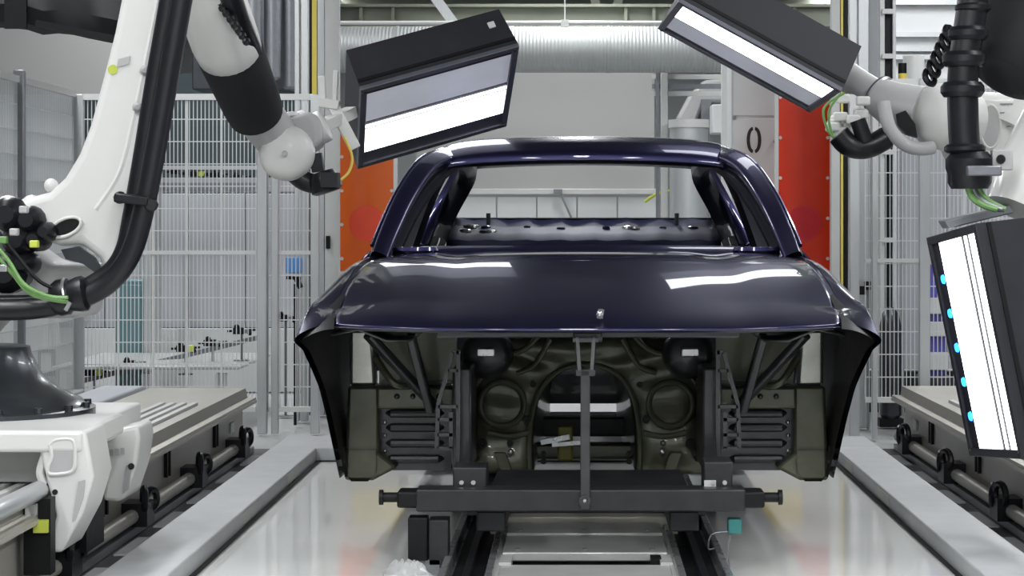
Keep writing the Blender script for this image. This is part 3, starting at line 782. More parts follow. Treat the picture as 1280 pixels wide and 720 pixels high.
build('hose_coupling', cl, 'rubber', rob)
build('coupling_ring', MB().torus(P(84,368,6.70), P(98,365,6.7)-P(66,371,6.7), .055, .006, 20).bar(P(82,388,6.63), P(88,378,6.63), .012, .012), 'steel', rob)
# forearm coming back down towards the lit panel
A0 = P(232,-90,7.5); A1 = P(283,55,7.9); A2 = P(318,138,8.25); A3 = P(352,178,8.45)
d = (A2-A1).normalized()
prof = []
fa = MB().tube([A0, A0+(A1-A0)*.5, A1-(d*.02), A1+d*.05, A1+d*.075], [.13, .135, .135, .13, .11], 28)
build('forearm', fa, 'robot_white', rob, angle=40)
sl = MB().tube([A1+d*.03, A1+d*.05, A2-d*.05, A2+d*.02, A2+d*.05], [.125, .134, .122, .115, .08], 28)
build('forearm_sleeve', sl, 'black_cloth', rob, angle=40)
build('forearm_cable', MB().tube(crom([P(280,-30,7.55), P(296,20,7.7), P(312,60,7.9), P(322,90,8.05)], 6), .045, 12), 'rubber', rob)
tt = MB()
for k in range(9): tt.ball(P(268+k*5, -4+k*7, 7.62), .017, 8)
build('cable_ties', tt, 'rubber', rob)
build('wrist_body', MB().tube([A2, A3, P(388,160,8.5)], [.10, .105, .085], 24), 'robot_grey', rob)
build('wrist_cap', MB().lathe(P(359,191,8.40), P(352,197,8.0), [(0,.118),(.06,.116),(.10,.10),(.12,.07),(.125,.0)], 32), 'robot_white', rob, angle=60)
build('cap_screw', MB().lathe(P(356,192,8.27), P(352,196,8.0), [(0,.012),(.02,.010)], 10), 'robot_grey', rob)
build('wrist_fork', MB().prism([P(352,148,8.38), P(388,138,8.38), P(400,150,8.38), P(402,178,8.38), P(385,192,8.38), P(360,180,8.38)], (0,.20,0)), 'robot_grey', rob, bevel=.03, seg=3)
build('wrist_ring', MB().torus(P(366,152,8.40), (.3,-.8,.3), .035, .012, 20), 'robot_white', rob)
fl = MB().bar(P(398,160,8.5), P(440,140,8.7), .06, .05).bar(P(415,130,8.6), P(444,186,8.62), .035, .05).lathe(P(396,162,8.5), P(410,155,8.5), [(0,.07),(.04,.07),(.05,.05)], 20)
fl.bar(P(402,95,8.62), P(404,135,8.62), .03, .03).bar(P(420,88,8.62), P(418,130,8.62), .022, .022).bar(P(400,128,8.6), P(424,132,8.6), .05, .04)
build('tool_flange', fl, 'robot_white', rob, bevel=.004)
gh = MB().tube(crom([P(364,212,8.4), P(380,226,8.4), P(404,232,8.42)], 6), .042, 14)
gh.lathe(P(402,215,8.38), P(410,240,8.38), [(0,.05),(.03,.065),(.08,.068),(.09,.05)], 16).bar(P(395,192,8.42), P(398,215,8.42), .05, .05).box(*[v for a_, b_ in zip(P(413,225,8.30)-Vector((.035,.05,.03)), P(413,225,8.30)+Vector((.035,.05,.03))) for v in (a_, b_)])
build('tool_hose', gh, 'rubber', rob, angle=40)
build('cable', MB().tube(crom([P(422,228,8.4), P(436,215,8.45), P(440,195,8.5), P(430,170,8.5)], 6), .006, 6), 'yellow', rob)

# ================================================================== LIT INSPECTION PANELS
def light_panel(name, lab, loc, rot, L, W, D, layout, leds=False, label=False, frame='frame_grey'):
    t = thing(name, lab, 'inspection light', loc, 'inspection light panels held by the robots')
    M = Matrix(rot); t.rotation_euler = M.to_euler()
    fr = .030
    # housing: an open box with slightly tapered back
    k = .97
    vs = [(-L/2,.0,-W/2),(L/2,0,-W/2),(L/2,0,W/2),(-L/2,0,W/2),(-L/2*k,D,-W/2*k),(L/2*k,D,-W/2*k),(L/2*k,D,W/2*k),(-L/2*k,D,W/2*k)]
    hb = MB().add(vs, [(0,4,5,1),(1,5,6,2),(2,6,7,3),(3,7,4,0),(4,7,6,5)])
    hs = build('housing', hb, 'housing', t, local=True, solid=.008, smooth=False)
    f = MB()
    f.box(-L/2, L/2, -.010, .012, -W/2, -W/2+fr).box(-L/2, L/2, -.010, .012, W/2-fr, W/2)
    f.box(-L/2, -L/2+fr, -.010, .012, -W/2+fr, W/2-fr).box(L/2-fr, L/2, -.010, .012, -W/2+fr, W/2-fr)
    build('face_frame', f, frame, t, local=True, bevel=.003)
    hw = W/2-fr; hl = L/2-fr
    for j, (z0, z1, m) in enumerate(layout):
        a, b = -hw+2*hw*z0, -hw+2*hw*z1
        dz = -.004 if m == 'lit' else 0
        build({'lit': 'light_strip', 'glass_added_glow': 'grey_window'}.get(m, 'divider'), B(-hl, hl, dz, .012, a, b), m, t, local=True)
    if leds:
        for j in range(5):
            x = -L*.30+L*.155*j
            build('status_lamp', MB().lathe((x, 0, -W/2+fr+.045), (x, -1, -W/2+fr+.045), [(0,.017),(.006,.015)], 14), 'led_blue', t, local=True)
    for sx in (-1, 1):
        for sz in (-1, 1): build('corner_bolt', MB().lathe((sx*(L/2-.02), -.010, sz*(W/2-.02)), (sx*(L/2-.02), -1, sz*(W/2-.02)), [(0,.008),(.004,.007)], 8), 'housing', t, local=True)
    build('seam_strip', B(-L/2*.99, L/2*.99, .03, .045, W/2-.004, W/2+.004), 'black', t, local=True)
    if label: build('small_label', B(L/2-.09, L/2-.06, .12, .15, W/2*.985, W/2*.985+.006), 'white_post', t, local=True)
    return t
pa = light_panel('inspection_light', 'dark boxed light panel at the upper left, lit face tilted down over the roof', (-.621, 8.883, 1.721),
    [[.9187,-.3779,.1149],[.2782,.4125,-.8674],[.2804,.8289,.4841]], .728, .661, .209,
    [(.0,.16,'frame_grey'),(.16,.47,'lit'),(.47,.50,'frame_grey'),(.50,.53,'lit'),(.53,.58,'frame_grey'),(.58,.95,'glass_added_glow'),(.95,1,'housing')], label=True)
pb = light_panel('inspection_light', 'dark boxed light panel at the upper right, seen from below with one narrow lit strip', (.77, 8.981, 1.951),
    [[.8781,.4659,.1092],[.0504,.1369,-.9893],[-.4759,.8742,.0967]], .812, .601, .216,
    [(.0,.08,'frame_grey'),(.08,.50,'glass_added_glow'),(.50,.55,'frame_grey'),(.55,.97,'lit'),(.97,1,'frame_grey')])
pc = light_panel('inspection_light', 'upright lit panel at the lower right with a row of blue status lamps', (1.375, 6.897, .791),
    [[.1828,.9738,.1351],[-.07,.15,-.9862],[-.9807,.1708,.0956]], .794, .528, .201,
    [(.0,.17,'housing'),(.17,.66,'lit'),(.66,.74,'housing'),(.74,.78,'lit'),(.78,.85,'housing'),(.85,.985,'lit'),(.985,1.0,'housing')], True, frame='housing')

# ================================================================== RIGHT ROBOTS
ra = thing('handling_robot', 'white and grey robot wrist behind the black hose, holding the upper right panel', 'robot', (2.0, 9.0, 0))
c1 = P(1172,147,8.7)
build('wrist_ball', MB().lathe(c1+Vector((.06,.02,0)), c1+Vector((-1,-.6,.1)), [(-.10,.13),(0,.148),(.07,.145),(.12,.125),(.15,.09),(.165,.0)], 32), 'robot_white', ra, angle=60)
wr = MB().tube([P(1150,140,8.75), P(1118,132,8.8), P(1098,120,8.85)], [.115, .105, .085], 24)
build('wrist_body', wr, 'robot_grey', ra)
build('wrist_arch', MB().tube(crom([P(1104,128,8.62), P(1112,160,8.6), P(1130,180,8.6), P(1150,186,8.6), P(1166,184,8.62)], 6), [.03]*25, 12), 'robot_grey', ra)
build('wrist_opening', MB().prism([P(1122,142,8.62), P(1132,138,8.62), P(1144,155,8.62), P(1147,172,8.62), P(1134,168,8.62), P(1124,156,8.62)], (0,.05,0)), 'black', ra)
build('flange_tube', MB().tube([P(1104,122,8.85), P(1076,104,8.92), P(1062,98,8.95)], [.062, .058, .07], 20), 'robot_grey', ra)
build('flange_ring', MB().torus(P(1098,118,8.86), P(1104,122,8.85)-P(1076,104,8.92), .075, .016, 24), 'alu_dark', ra)
cb = MB()
random.seed(3)
for k in range(14):
    p = P(1040+random.random()*44, 122+random.random()*44, 8.7+random.random()*.1)
    cb.box(*[v for a_, b_ in zip(p-Vector((.03,.02,.02)), p+Vector((.03,.02,.02))) for v in (a_, b_)])
build('connector_block', cb, 'robot_white', ra, bevel=.008)
for j, ps in enumerate(([(1050,118),(1036,140),(1042,170),(1062,180)], [(1056,116),(1030,135),(1036,165),(1052,178)])):
    build('cable', MB().tube(crom([P(x, y, 8.66) for x, y in ps], 6), .006, 6), 'cable_green', ra)
build('tool_hose', MB().tube(crom([P(1048,168,8.62), P(1062,182,8.62), P(1084,184,8.62), P(1108,172,8.64)], 6), [.05]*19, 14).tube([P(1072,150,8.6), P(1082,178,8.6)], .035, 12), 'rubber', ra)
fo = MB().prism([P(1186,112,8.9), P(1300,118,8.9), P(1300,235,8.9), P(1218,232,8.9), P(1186,190,8.9)], (0,.25,0))
build('forearm', fo, 'robot_white', ra, bevel=.04, seg=3)
ov = [P(1238+13*math.cos(2*PI*k/24), 158+27*math.sin(2*PI*k/24), 8.895) for k in range(24)]
build('side_pocket', MB().prism(ov, (0,.01,0)), 'robot_grey', ra)
build('pocket_rim', MB().tube(ov+[ov[0]], .006, 6), 'robot_white', ra)
lb = MB()
for j, (x0, x1, y) in enumerate(((1250,1266,130),(1250,1272,141),(1258,1268,154),(1258,1268,158))): lb.bar(P(x0, y, 8.894), P(x1, y, 8.894), .004, .005)
build('printed_marks', lb, 'alu_dark', ra)
build('upper_arm', MB().tube([P(1262,170,9.0), P(1330,60,9.1), P(1380,-120,9.1)], [.15, .16, .16], 24), 'robot_white', ra)

rb_ = thing('handling_robot', 'black robot forearm with ringed black hose hanging in the upper right corner', 'robot', (1.6, 6.8, 0))
build('forearm', MB().tube([P(1248,105,6.9), P(1256,95,6.9), P(1275,60,6.95), P(1330,-80,7.0)], [.06, .13, .165, .17], 28).ball(P(1266,78,6.9), .115, 20), 'black_cloth', rb_, angle=60)
hp_ = crom([P(1222,-40,6.75), P(1212,30,6.75), P(1204,90,6.75), P(1204,150,6.75), P(1208,205,6.75), P(1212,226,6.75)], 8)
build('hose', MB().tube(hp_, .052, 18), 'rubber', rb_)
for x, y, r, hgt in ((1216,10,.060,.03),(1210,42,.068,.045),(1205,74,.074,.05),(1203,112,.074,.05),(1206,186,.070,.03),(1210,208,.068,.06)):
    c = P(x, y, 6.75); build('hose_ring', MB().lathe(c-Vector((0,0,hgt/2)), c+Vector((0,0,1)), [(0,r*.85),(hgt*.3,r),(hgt*.7,r),(hgt,r*.85)], 20), 'rubber', rb_)
c = P(1212,236,6.75)
build('hose_end', MB().lathe(c, c+Vector((0,0,1)), [(0,.062),(.02,.074),(.05,.074),(.07,.082),(.10,.082),(.125,.06)], 20), 'rubber', rb_)
cf = MB().box(*[v for a_, b_ in zip(P(1216,216,6.65)-Vector((.02,.02,.010)), P(1236,210,6.65)+Vector((.04,.02,.008))) for v in (a_, b_)])
build('hose_clamp', cf, 'alu_dark', rb_, bevel=.005)
build('clamp_plate', MB().box(*[v for a_, b_ in zip(P(1252,200,6.72)-Vector((.035,.02,.035)), P(1252,200,6.72)+Vector((.035,.02,.035))) for v in (a_, b_)]), 'robot_grey', rb_, bevel=.005)
build('clamp_bolt', MB().lathe(P(1251,199,6.70), P(1251,199,6), [(0,.016),(.012,.014)], 14), 'black', rb_)
for j, ps in enumerate(([(1208,225),(1214,245),(1228,256),(1246,262)], [(1214,228),(1222,246),(1236,256),(1252,262)], [(1220,228),(1228,244),(1240,254),(1256,262)])):
    build('cable', MB().tube(crom([P(x, y, 6.74+.01*j) for x, y in ps], 6), .011, 8), 'cable_green' if j != 1 else 'alu_dark', rb_)
for j in range(6):
    c = P(1187-j*5, 42+j*11, 7.05); build('chain_link', MB().torus(c, (.6,-.6,.3), .026, .011, 14, 6), 'rubber', rb_)
build('wrist', MB().tube([P(1320,160,6.95), P(1288,215,6.95), P(1268,262,6.92)], [.13, .12, .10], 24), 'robot_white', rb_)
build('mount_plate', MB().prism([P(1180,276,6.86), P(1262,256,6.86), P(1268,266,6.86), P(1186,286,6.86)], (0,.12,0)), 'alu_dark', rb_, bevel=.004)
build('elbow', MB().ball(P(1330,60,6.98), .2, 20), 'robot_white', rb_)

# ================================================================== FENCES
def wires(p0, p1, z0, z1, dv=.022, dh=.125, r=.0022):
    p0 = Vector((p0[0], p0[1], 0)); p1 = Vector((p1[0], p1[1], 0)); L = (p1-p0).length; mb = MB()
    n = int(L/dv)
    for k in range(n+1):
        p = p0+(p1-p0)*k/n; mb.bar((p.x, p.y, z0), (p.x, p.y, z1), r*2, r*2, (0,1,0))
    m = int((z1-z0)/dh)
    for k in range(m+1):
        z = z0+(z1-z0)*k/m; mb.bar((p0.x, p0.y, z), (p1.x, p1.y, z), r*2.6, r*2.6)
    return mb
def fence(lab, segs, z0, z1, posts, m='white_post', pm='alu', r=.0022, heavy=.19, dv=.022, rails=()):
    p = segs[0][0]
    t = thing('wire_fence', lab, 'fence', (p[0], p[1], 0))
    for a, b in segs:
        build('wire_mesh', wires(a, b, z0, z1, dv, r=r), 'wire', t, smooth=False, kind='stuff')
        fr = MB().bar((*a, z1), (*b, z1), .03, .035); build('top_rail', fr, m, t)
        build('bottom_rail', MB().bar((*a, z0), (*b, z0), .03, .03), m, t)
        for z in rails: build('middle_rail', MB().bar((*a, z), (*b, z), .02, .022), m, t)
        L = math.hypot(b[0]-a[0], b[1]-a[1])
        if heavy:
            n = int(L/heavy)
            for k in range(1, n):
                x, y = a[0]+(b[0]-a[0])*k/n, a[1]+(b[1]-a[1])*k/n
                build('stiffener', MB().bar((x, y, z0), (x, y, z1), .010, .010, (0,1,0)), m, t)
    for x, y, wd, zt in posts:
        build('post', B(x-wd/2, x+wd/2, y-.025, y+.025, 0, zt), pm, t, bevel=.004)
    return t
LX = -2.88
fence('wire fence across the back left, behind the sleeved robot forearm', [((LX+.05, 11.5), (-1.84, 11.5)), ((-1.77, 11.5), (-1.52, 11.5))], .14, 1.935,
      [(LX+.02, 11.5, .06, 1.95), (-1.80, 11.48, .055, 1.95), (-1.73, 11.5, .04, 1.95), (-1.50, 11.5, .05, 1.95)], rails=(1.04,))
fence('side fence of grey framed mesh at the far left edge', [((LX, 8.0), (LX, 10.30)), ((LX, 10.40), (LX, 11.46))], .14, 1.95,
      [(LX, 10.35, .055, 2.0)], pm='alu_dark', dv=.03, heavy=0)
fence('wire fence across the back right, behind the right robot track', [((1.62, 11.2), (1.92, 11.2)), ((1.98, 11.2), (2.75, 11.2))], .22, 2.0,
      [(1.55, 11.15, .055, 2.05), (1.67, 11.2, .03, 2.02), (1.95, 11.2, .06, 2.02)], rails=(1.0,))
fence('side fence of white wire on the right beyond the upright lit panel', [((2.85, 8.0), (2.85, 11.15))], .14, 2.0, [(2.85, 11.2, .06, 2.02)], dv=.03, heavy=0)

# ================================================================== GATE POSTS AND RED SCREENS (Y about 13)
def gate(s, lab):
    t = thing('light_curtain', lab, 'sensor post', (s*1.7, 13, 0), 'light curtain posts beside the gate')
    return t
YG = 12.6
def pole(px0, px1, Y, z1=3.4): return B((px0-720)/F*Y, (px1-720)/F*Y, Y, Y+.06, 0, z1)
t = gate(-1, 'white post group with yellow and black stripe left of the orange screen')
build('white_post', pole(406, 424, YG), 'white_post', t, bevel=.004)
build('yellow_strip', pole(390, 396, YG), 'yellow', t)
build('black_strip', pole(386, 390, YG), 'black', t)
build('grey_post', pole(396.5, 405.5, YG), 'alu', t, bevel=.004)
for z0, z1 in ((.93,1.0),(1.35,1.43)): build('sensor', B((408-720)/F*YG, (413-720)/F*YG, YG-.03, YG, z0-.3, z1-.3), 'black', t, bevel=.003)
t = gate(1, 'white post group with yellow and black stripe right of the red screen')
build('white_post', pole(1039, 1050, YG), 'white_post', t, bevel=.004)
build('yellow_strip', pole(1051, 1054, YG), 'yellow', t)
build('black_strip', pole(1055, 1059, YG), 'black', t)
build('grey_post', pole(1060, 1072, YG), 'alu', t, bevel=.004)
t = thing('profile_post', 'tall grey aluminium posts left of the light curtain, from floor to ceiling beam', 'post', (-1.66, 12.2, 0))
for a_, b_ in ((368,374),(376,385)): build('profile', pole(a_, b_, 12.2, 3.0), 'alu', t, bevel=.004)
t = thing('profile_post', 'pair of pale aluminium posts between red screen and right fence', 'post', (1.70, 12.0, 0))
for a_, b_ in ((1062,1071),(1073,1086)): build('profile', pole(a_, b_, 11.8, 3.2), 'alu', t, bevel=.004)
t = thing('profile_post', 'tall ladder of two pale posts with dark slots at the upper right', 'post', (1.9, 12.6, 0))
for a_, b_ in ((1100,1106),(1116,1120)): build('profile', pole(a_, b_, 12.4, 3.3), 'white_post', t, bevel=.003)
build('dark_strip', pole(1106.5, 1115.5, 12.43, 3.3), 'black', t)
for y in (14, 70, 190, 300): 
    p = P(1103, y, 12.38); build('cross_piece', B(p.x, p.x+.07, 12.38, 12.42, p.z-.015, p.z+.015), 'white_post', t)
def screen(lab, px0, px1, ytop, m, Y=13.0):
    x0, x1 = (px0-720)/F*Y, (px1-720)/F*Y; z1 = 1.2-(ytop-281)/F*Y; z0 = .90
    t = thing('safety_screen', lab, 'screen', ((x0+x1)/2, Y, 0), 'tinted safety screens beside the gate')
    build('tinted_sheet', B(x0, x1, Y, Y+.006, z0, z1), m, t)
    for x in (x0-.012, x1+.012): build('edge_profile', B(x-.012, x+.012, Y-.01, Y+.02, 0, z1), 'white_post', t)
    build('lower_panel', B(x0, x1, Y, Y+.02, .0, .895), 'white_panel', t)
    n = MB()
    for k in range(5):
        z = z0+.08+(z1-z0-.1)*k/4
        for x in (x0+.012, x1-.012): n.lathe((x, Y, z), (x, Y-1, z), [(0,.012),(.008,.010)], 10)
    build('fixing_studs', n, 'white_post', t)
    c = ((x0+x1)/2-.01, 1.2+.04)
    build('round_disc', MB().lathe((c[0]+.01, Y-.001, c[1]-.03), (c[0]+.01, Y-9, c[1]-.03), [(0,.115),(.003,.115)], 32), 'red_disc' if px0 > 700 else 'red_disc_pale', t)  # flat disc, redder than the sheet, on its front
    return t
screen('orange tinted safety screen left of the car roof', 425, 492, 150, 'screen_orange')
screen('red tinted safety screen right of the car roof, under the panel', 973, 1037, 118, 'screen_red')
t = thing('blue_tag_box', 'small blue box with black bracket on the grey post left of the car', 'box', (P(368,330,12.0).x, 12.0, 1.0))
p = P(368, 331, 12.0); build('box_body', B(p.x-.045, p.x+.045, 11.95, 12.03, p.z-.05, p.z+.045), 'blue_box', t, bevel=.006)
build('bracket', MB().bar(P(358,347,11.98), P(376,348,11.98), .02, .02).bar(P(370,347,11.98), P(376,360,11.98), .035, .03).bar(P(369,355,11.98), (P(369,355,11.98).x, 11.98, 0), .016, .016), 'black', t)
t = thing('door_sensor', 'small black sensor pair on the pale posts right of the car', 'sensor', (P(1082,362,11.7).x, 11.7, .8))
build('sensor_body', MB().box(*[v for a_, b_ in zip(P(1078,363,11.7)-Vector((.02,.02,.025)), P(1078,363,11.7)+Vector((.02,.02,.025))) for v in (a_, b_)]), 'black', t)
build('sensor_body', MB().box(*[v for a_, b_ in zip(P(1085,357,11.7)-Vector((.02,.02,.025)), P(1085,357,11.7)+Vector((.02,.02,.025))) for v in (a_, b_)]), 'black', t)
build('sensor_rod', MB().bar(P(1085,362,11.72), (P(1085,362,11.72).x, 11.72, 0), .014, .014), 'alu_dark', t)

# ================================================================== BACKGROUND
YW = 17.0
def W(px, Y): return (px-720)/F*Y
def Zp(py, Y): return 1.2-(py-281)/F*Y
# plain grey board with white rail and lower panel
t = thing('grey_board', 'large plain grey board hanging behind the car under the spiral duct', 'board', (W(700,YW), YW, 0))
build('board', B(W(520,YW), W(818,YW), YW, YW+.05, Zp(236,YW), Zp(88,YW)), 'board_grey', t)
build('board_rail', B(W(520,YW), W(822,YW), YW-.04, YW+.05, Zp(243,YW), Zp(236,YW)), 'white_post', t, bevel=.005)
for k in range(6):
    x = W(520,YW)+k*(W(822,YW)-W(520,YW))/6; build('lower_panel', B(x+.006, x+(W(822,YW)-W(520,YW))/6-.006, YW, YW+.04, .0, Zp(246,YW)), 'white_panel', t, bevel=.004)
t = thing('sensor_arm', 'small dark and lime sensor bracket on the white rail seen through the rear window', 'sensor', (W(697,YW), YW-.06, Zp(240,YW)))
build('bracket', MB().bar(P(692,239,YW-.06), P(703,239,YW-.06), .03, .035).bar(P(701,243,YW-.06), P(714,272,YW-.06), .018, .018), 'alu_dark', t)
t = thing('silver_column', 'wide silver column seen through the right of the rear window', 'column', (W(860,16.2), 16.2, 0))
build('shaft', MB().cyl((W(861,16.2), 16.2, 0), (W(861,16.2), 16.2, Zp(150,16.2)), .155, n=32), 'alu', t)
build('collar', MB().cyl((W(861,16.2), 16.2, Zp(160,16.2)), (W(861,16.2), 16.2, Zp(150,16.2)), .165, n=32), 'white_post', t)
t = thing('white_pole', 'white vertical pole at the right edge of the grey board', 'pole', (W(831,16.6), 16.6, 0))
build('shaft', pole(826, 835, 16.3, 2.8), 'white_post', t, bevel=.004)
build('dark_strip', pole(820, 824, 16.33, 2.7), 'alu_dark', t)
for y in (96, 108, 117): build('cross_tube', MB().bar(P(815,y,16.38), P(905,y,16.38), .03, .04), 'white_post' if y != 108 else 'alu_dark', t)
build('hose', MB().tube(crom([P(806,252,16.5), P(820,243,16.5), P(838,238,16.5), P(842,225,16.5)], 5), .013, 8), 'lime', t)
t = thing('white_pole', 'white vertical pole beside the white cabinet marked 0', 'pole', (W(908,15), 15, 0))
build('shaft', pole(902, 913, 15.0, 3.4), 'white_post', t, bevel=.004)
# pale machinery between board and cabinet
t = thing('overhead_machine', 'pale machine with angled arm high between the grey board and the white cabinet', 'machine', (W(868,18), 18, 1.9))
mm = MB().prism([P(845,150,18), P(862,118,18), P(880,100,18), P(905,98,18), P(905,128,18), P(880,128,18), P(868,160,18)], (0,.4,0))
build('arm', mm, 'robot_grey', t, bevel=.03)
build('body', B(W(866,18), W(905,18), 18.2, 18.6, Zp(300,18), Zp(128,18)), 'wall_dark', t, bevel=.02)
build('dark_post', B(W(876,18), W(888,18), 17.9, 18.0, Zp(300,18), Zp(125,18)), 'alu_dark', t)
build('base', B(W(870,18), W(900,18), 18.25, 18.5, 0, Zp(300,18)), 'wall_dark', t)
build('white_box', B(W(888,17.8), W(905,17.8), 17.6, 17.9, Zp(168,17.8), Zp(132,17.8)), 'white_panel', t, bevel=.01)
# cabinet with the stencilled 0
YK = 13.6
t = thing('white_cabinet', 'tall white cabinet with a black stencilled 0 right of the car roof', 'cabinet', (W(940,YK), YK, 0))
build('body', B(W(914,YK), W(974,YK), YK, YK+.4, 0, Zp(40,YK)), 'white_panel', t, bevel=.006)
build('upper_door', B(W(916,YK), W(972,YK), YK-.012, YK-.001, Zp(145,YK), Zp(42,YK)), 'white_panel', t, bevel=.004)
build('lower_door', B(W(916,YK), W(972,YK), YK-.012, YK-.001, .1, Zp(148,YK)), 'white_panel', t, bevel=.004)
build('latch', MB().lathe(P(918,147,YK-.012), P(918,147,10), [(0,.014),(.02,.012)], 10), 'alu_dark', t)
build('latch', MB().lathe(P(969,177,YK-.012), P(969,177,10), [(0,.014),(.02,.012)], 10), 'alu_dark', t)
zz = MB(); c0 = P(942.5, 175, YK-.014)
for s in (-1, 1):
    rows = []
    for k in range(17):
        a = math.radians(7+166*k/16); ax, az = .050, .090
        co = Vector((s*ax*math.copysign(abs(math.sin(a))**.8, math.sin(a)), 0, az*math.cos(a)))
        ci = Vector((s*(ax-.023)*math.copysign(abs(math.sin(a))**.8, math.sin(a)), 0, (az-.022)*math.cos(a)))
        rows.append([c0+ci, c0+co])
    zz.grid(rows)
build('stencilled_number', zz, 'ink', t, solid=.001, smooth=False)
# spiral duct, pipe, roof beams
YD = 16.0
t = thing('spiral_duct', 'long grey spiral duct running across under the roof beam', 'duct', (W(630,YD), YD, Zp(62,YD)))
d_ = bpy.data.objects
build('duct_pipe', MB().cyl((W(377,YD), YD, Zp(62,YD)), (W(905,YD), YD, Zp(62,YD)), .185, n=40), 'duct', t)
for px in (380, 497, 640, 760, 880): build('duct_band', MB().cyl((W(px-1.5,YD), YD, Zp(62,YD)), (W(px+1.5,YD), YD, Zp(62,YD)), .189, n=40), 'duct', t)
tag(build('white_pipe', MB().tube([P(406,34,15.6), P(412,28.5,15.6), P(820,28.5,15.6), P(1000,28.5,15.6)], .016, 8).cyl(P(706,0,15.6), P(706,30,15.6), .006, n=6).box(W(701,15.6), W(711,15.6), 15.57, 15.63, Zp(34,15.6), Zp(25,15.6)), 'white_post', center=True), 'thin white pipe running along the roof beam above the duct', 'pipe')
t = thing('roof_beam', 'greenish grey steel roof beam above the spiral duct', 'beam', (0, 16.6, 2.8))
build('web', B(-2.6, 3.2, 16.6, 16.64, Zp(32,16.6), Zp(8,16.6)), 'beam', t)
for y in (8, 32): build('flange', B(-2.6, 3.2, 16.52, 16.72, Zp(y,16.6)-.012, Zp(y,16.6)+.012), 'beam', t)
for px in (450, 490, 780, 815, 940, 990): build('stiffener', B(W(px,16.6), W(px+4,16.6), 16.54, 16.60, Zp(32,16.6), Zp(8,16.6)), 'beam', t)
for k, (a_, b_, yy) in enumerate((((528,-25),(568,30),16.3),((735,-25),(750,20),19),((780,-20),(768,16),19),((400,-20),(440,22),20))):
    tag(build('roof_brace', MB().bar(P(*a_, yy), P(*b_, yy), .08, .08), 'alu' if k == 0 else 'beam', center=True), ('pale diagonal roof brace above the left light panel', 'slim diagonal roof brace left of the right panel', 'steeper short roof brace left of the right panel', 'green grey roof brace at the left end of the duct')[k], 'brace')
for k, y in enumerate((19, 21.5, 24)):
    tag(build('roof_beam', B(-6, 6, y, y+.12, 3.55+.1*k, 3.75+.1*k), 'beam', bevel=.01), ('cross beam under the roof, nearest behind the duct', 'cross beam under the roof, second behind the duct', 'cross beam under the roof, farthest behind the duct')[k], 'beam')
# dark hanging ducts left of the spiral duct
t = thing('hanging_duct', 'dark grey rounded duct hanging behind the robot forearm', 'duct', (W(345,15), 15, 2.2))
for x0, x1, yb, yy in ((305,328,84,14.8),(329,352,100,14.9),(352,374,112,15.0)):
    build('duct_segment', MB().lathe((W((x0+x1)/2,yy), yy, Zp(yb,yy)), (W((x0+x1)/2,yy), yy, 9), [(0,.04),(.02,.062),(1.5,.068)], 20), 'alu_dark', t)
build('duct_box', B(W(240,15.6), W(362,15.6), 15.6, 16.0, Zp(112,15.6), 3.6), 'robot_dark', t, bevel=.01)
# dark covered duct at the top left
t = thing('covered_duct', 'dark cloth-covered duct across the top left corner', 'duct', (W(60,9.5), 9.5, 2.2))
rows = []
for k in range(13):
    x = -60+k*19; yb = lerp(x, [(-60,32),(30,36),(55,44),(80,41),(110,48),(140,54),(170,60)])
    rows.append([P(x, yb-75, 9.5), P(x, yb-70, 9.2), P(x, yb-30, 9.12+.03*math.sin(k)), P(x, yb-8, 9.15), P(x, yb, 9.3), P(x, yb-4, 9.6), P(x, yb-70, 9.7)])
build('cloth_cover', MB().grid(rows, True), 'black_cloth', t, angle=30)
build('strap', MB().bar(P(45,29,9.08), P(150,50,9.08), .02, .03).bar(P(20,-20,9.08), P(20,36,9.08), .1, .02), 'black', t)
# grey board on the left, beyond the side fence
tag(build('grey_board', B(W(-120,15.5), W(152,15.5), 15.5, 15.55, Zp(118,15.5), Zp(22,15.5)), 'board_grey_left', center=True), 'plain grey board at the upper left beyond the side fence', 'board')
# pale wall panels behind the left fence, each its own sheet
t = thing('partition', 'row of pale grey tall wall panels behind the left fence', 'partition', (W(200,14.6), 14.6, 0))
for k in range(13):
    x0 = W(-80,14.6)+k*.205
    build('wall_panel', B(x0+.004, x0+.201, 14.6+.012*(k % 2), 14.64, .45, Zp(242,14.6)), 'pale_panel', t, bevel=.004)
t = thing('partition', 'low white base wall below the pale panels behind the left fence', 'partition', (W(300,14.4), 14.4, 0))
build('base_panel', B(W(60,14.4), W(392,14.4), 14.4, 14.5, 0, .45), 'white_panel', t)
tag(build('wall_unit', B(W(100,18.5), W(420,18.5), 18.5, 18.7, 0, 2.6), 'teal_dark', center=True), 'dark teal grey machine wall high behind the left fence', 'machine')
tag(build('wall_unit', B(W(-60,14.2), W(92,14.2), 14.2, 14.4, .5, Zp(118,14.2)), 'pale_panel', center=True), 'grey panelled unit behind the side fence at far left', 'machine')
t = thing('teal_cabinet', 'narrow teal cabinet behind the fence beside the hose bend', 'cabinet', (W(166,13.4), 13.4, 0))
build('body', B(W(143,13.4), W(180,13.4), 13.4, 13.7, 0, Zp(350,13.4)), 'teal_grey', t, bevel=.01)
build('side_profile', B(W(180,13.4), W(190,13.4), 13.38, 13.7, 0, Zp(215,13.4)), 'alu', t, bevel=.004)
build('yellow_edge', B(W(191,13.4), W(193,13.4), 13.38, 13.42, 0, Zp(230,13.4)), 'lime', t)
build('cabinet_door', B(W(146,13.4), W(177,13.4), 13.385, 13.399, .1, Zp(356,13.4)), 'teal_grey', t, bevel=.004)
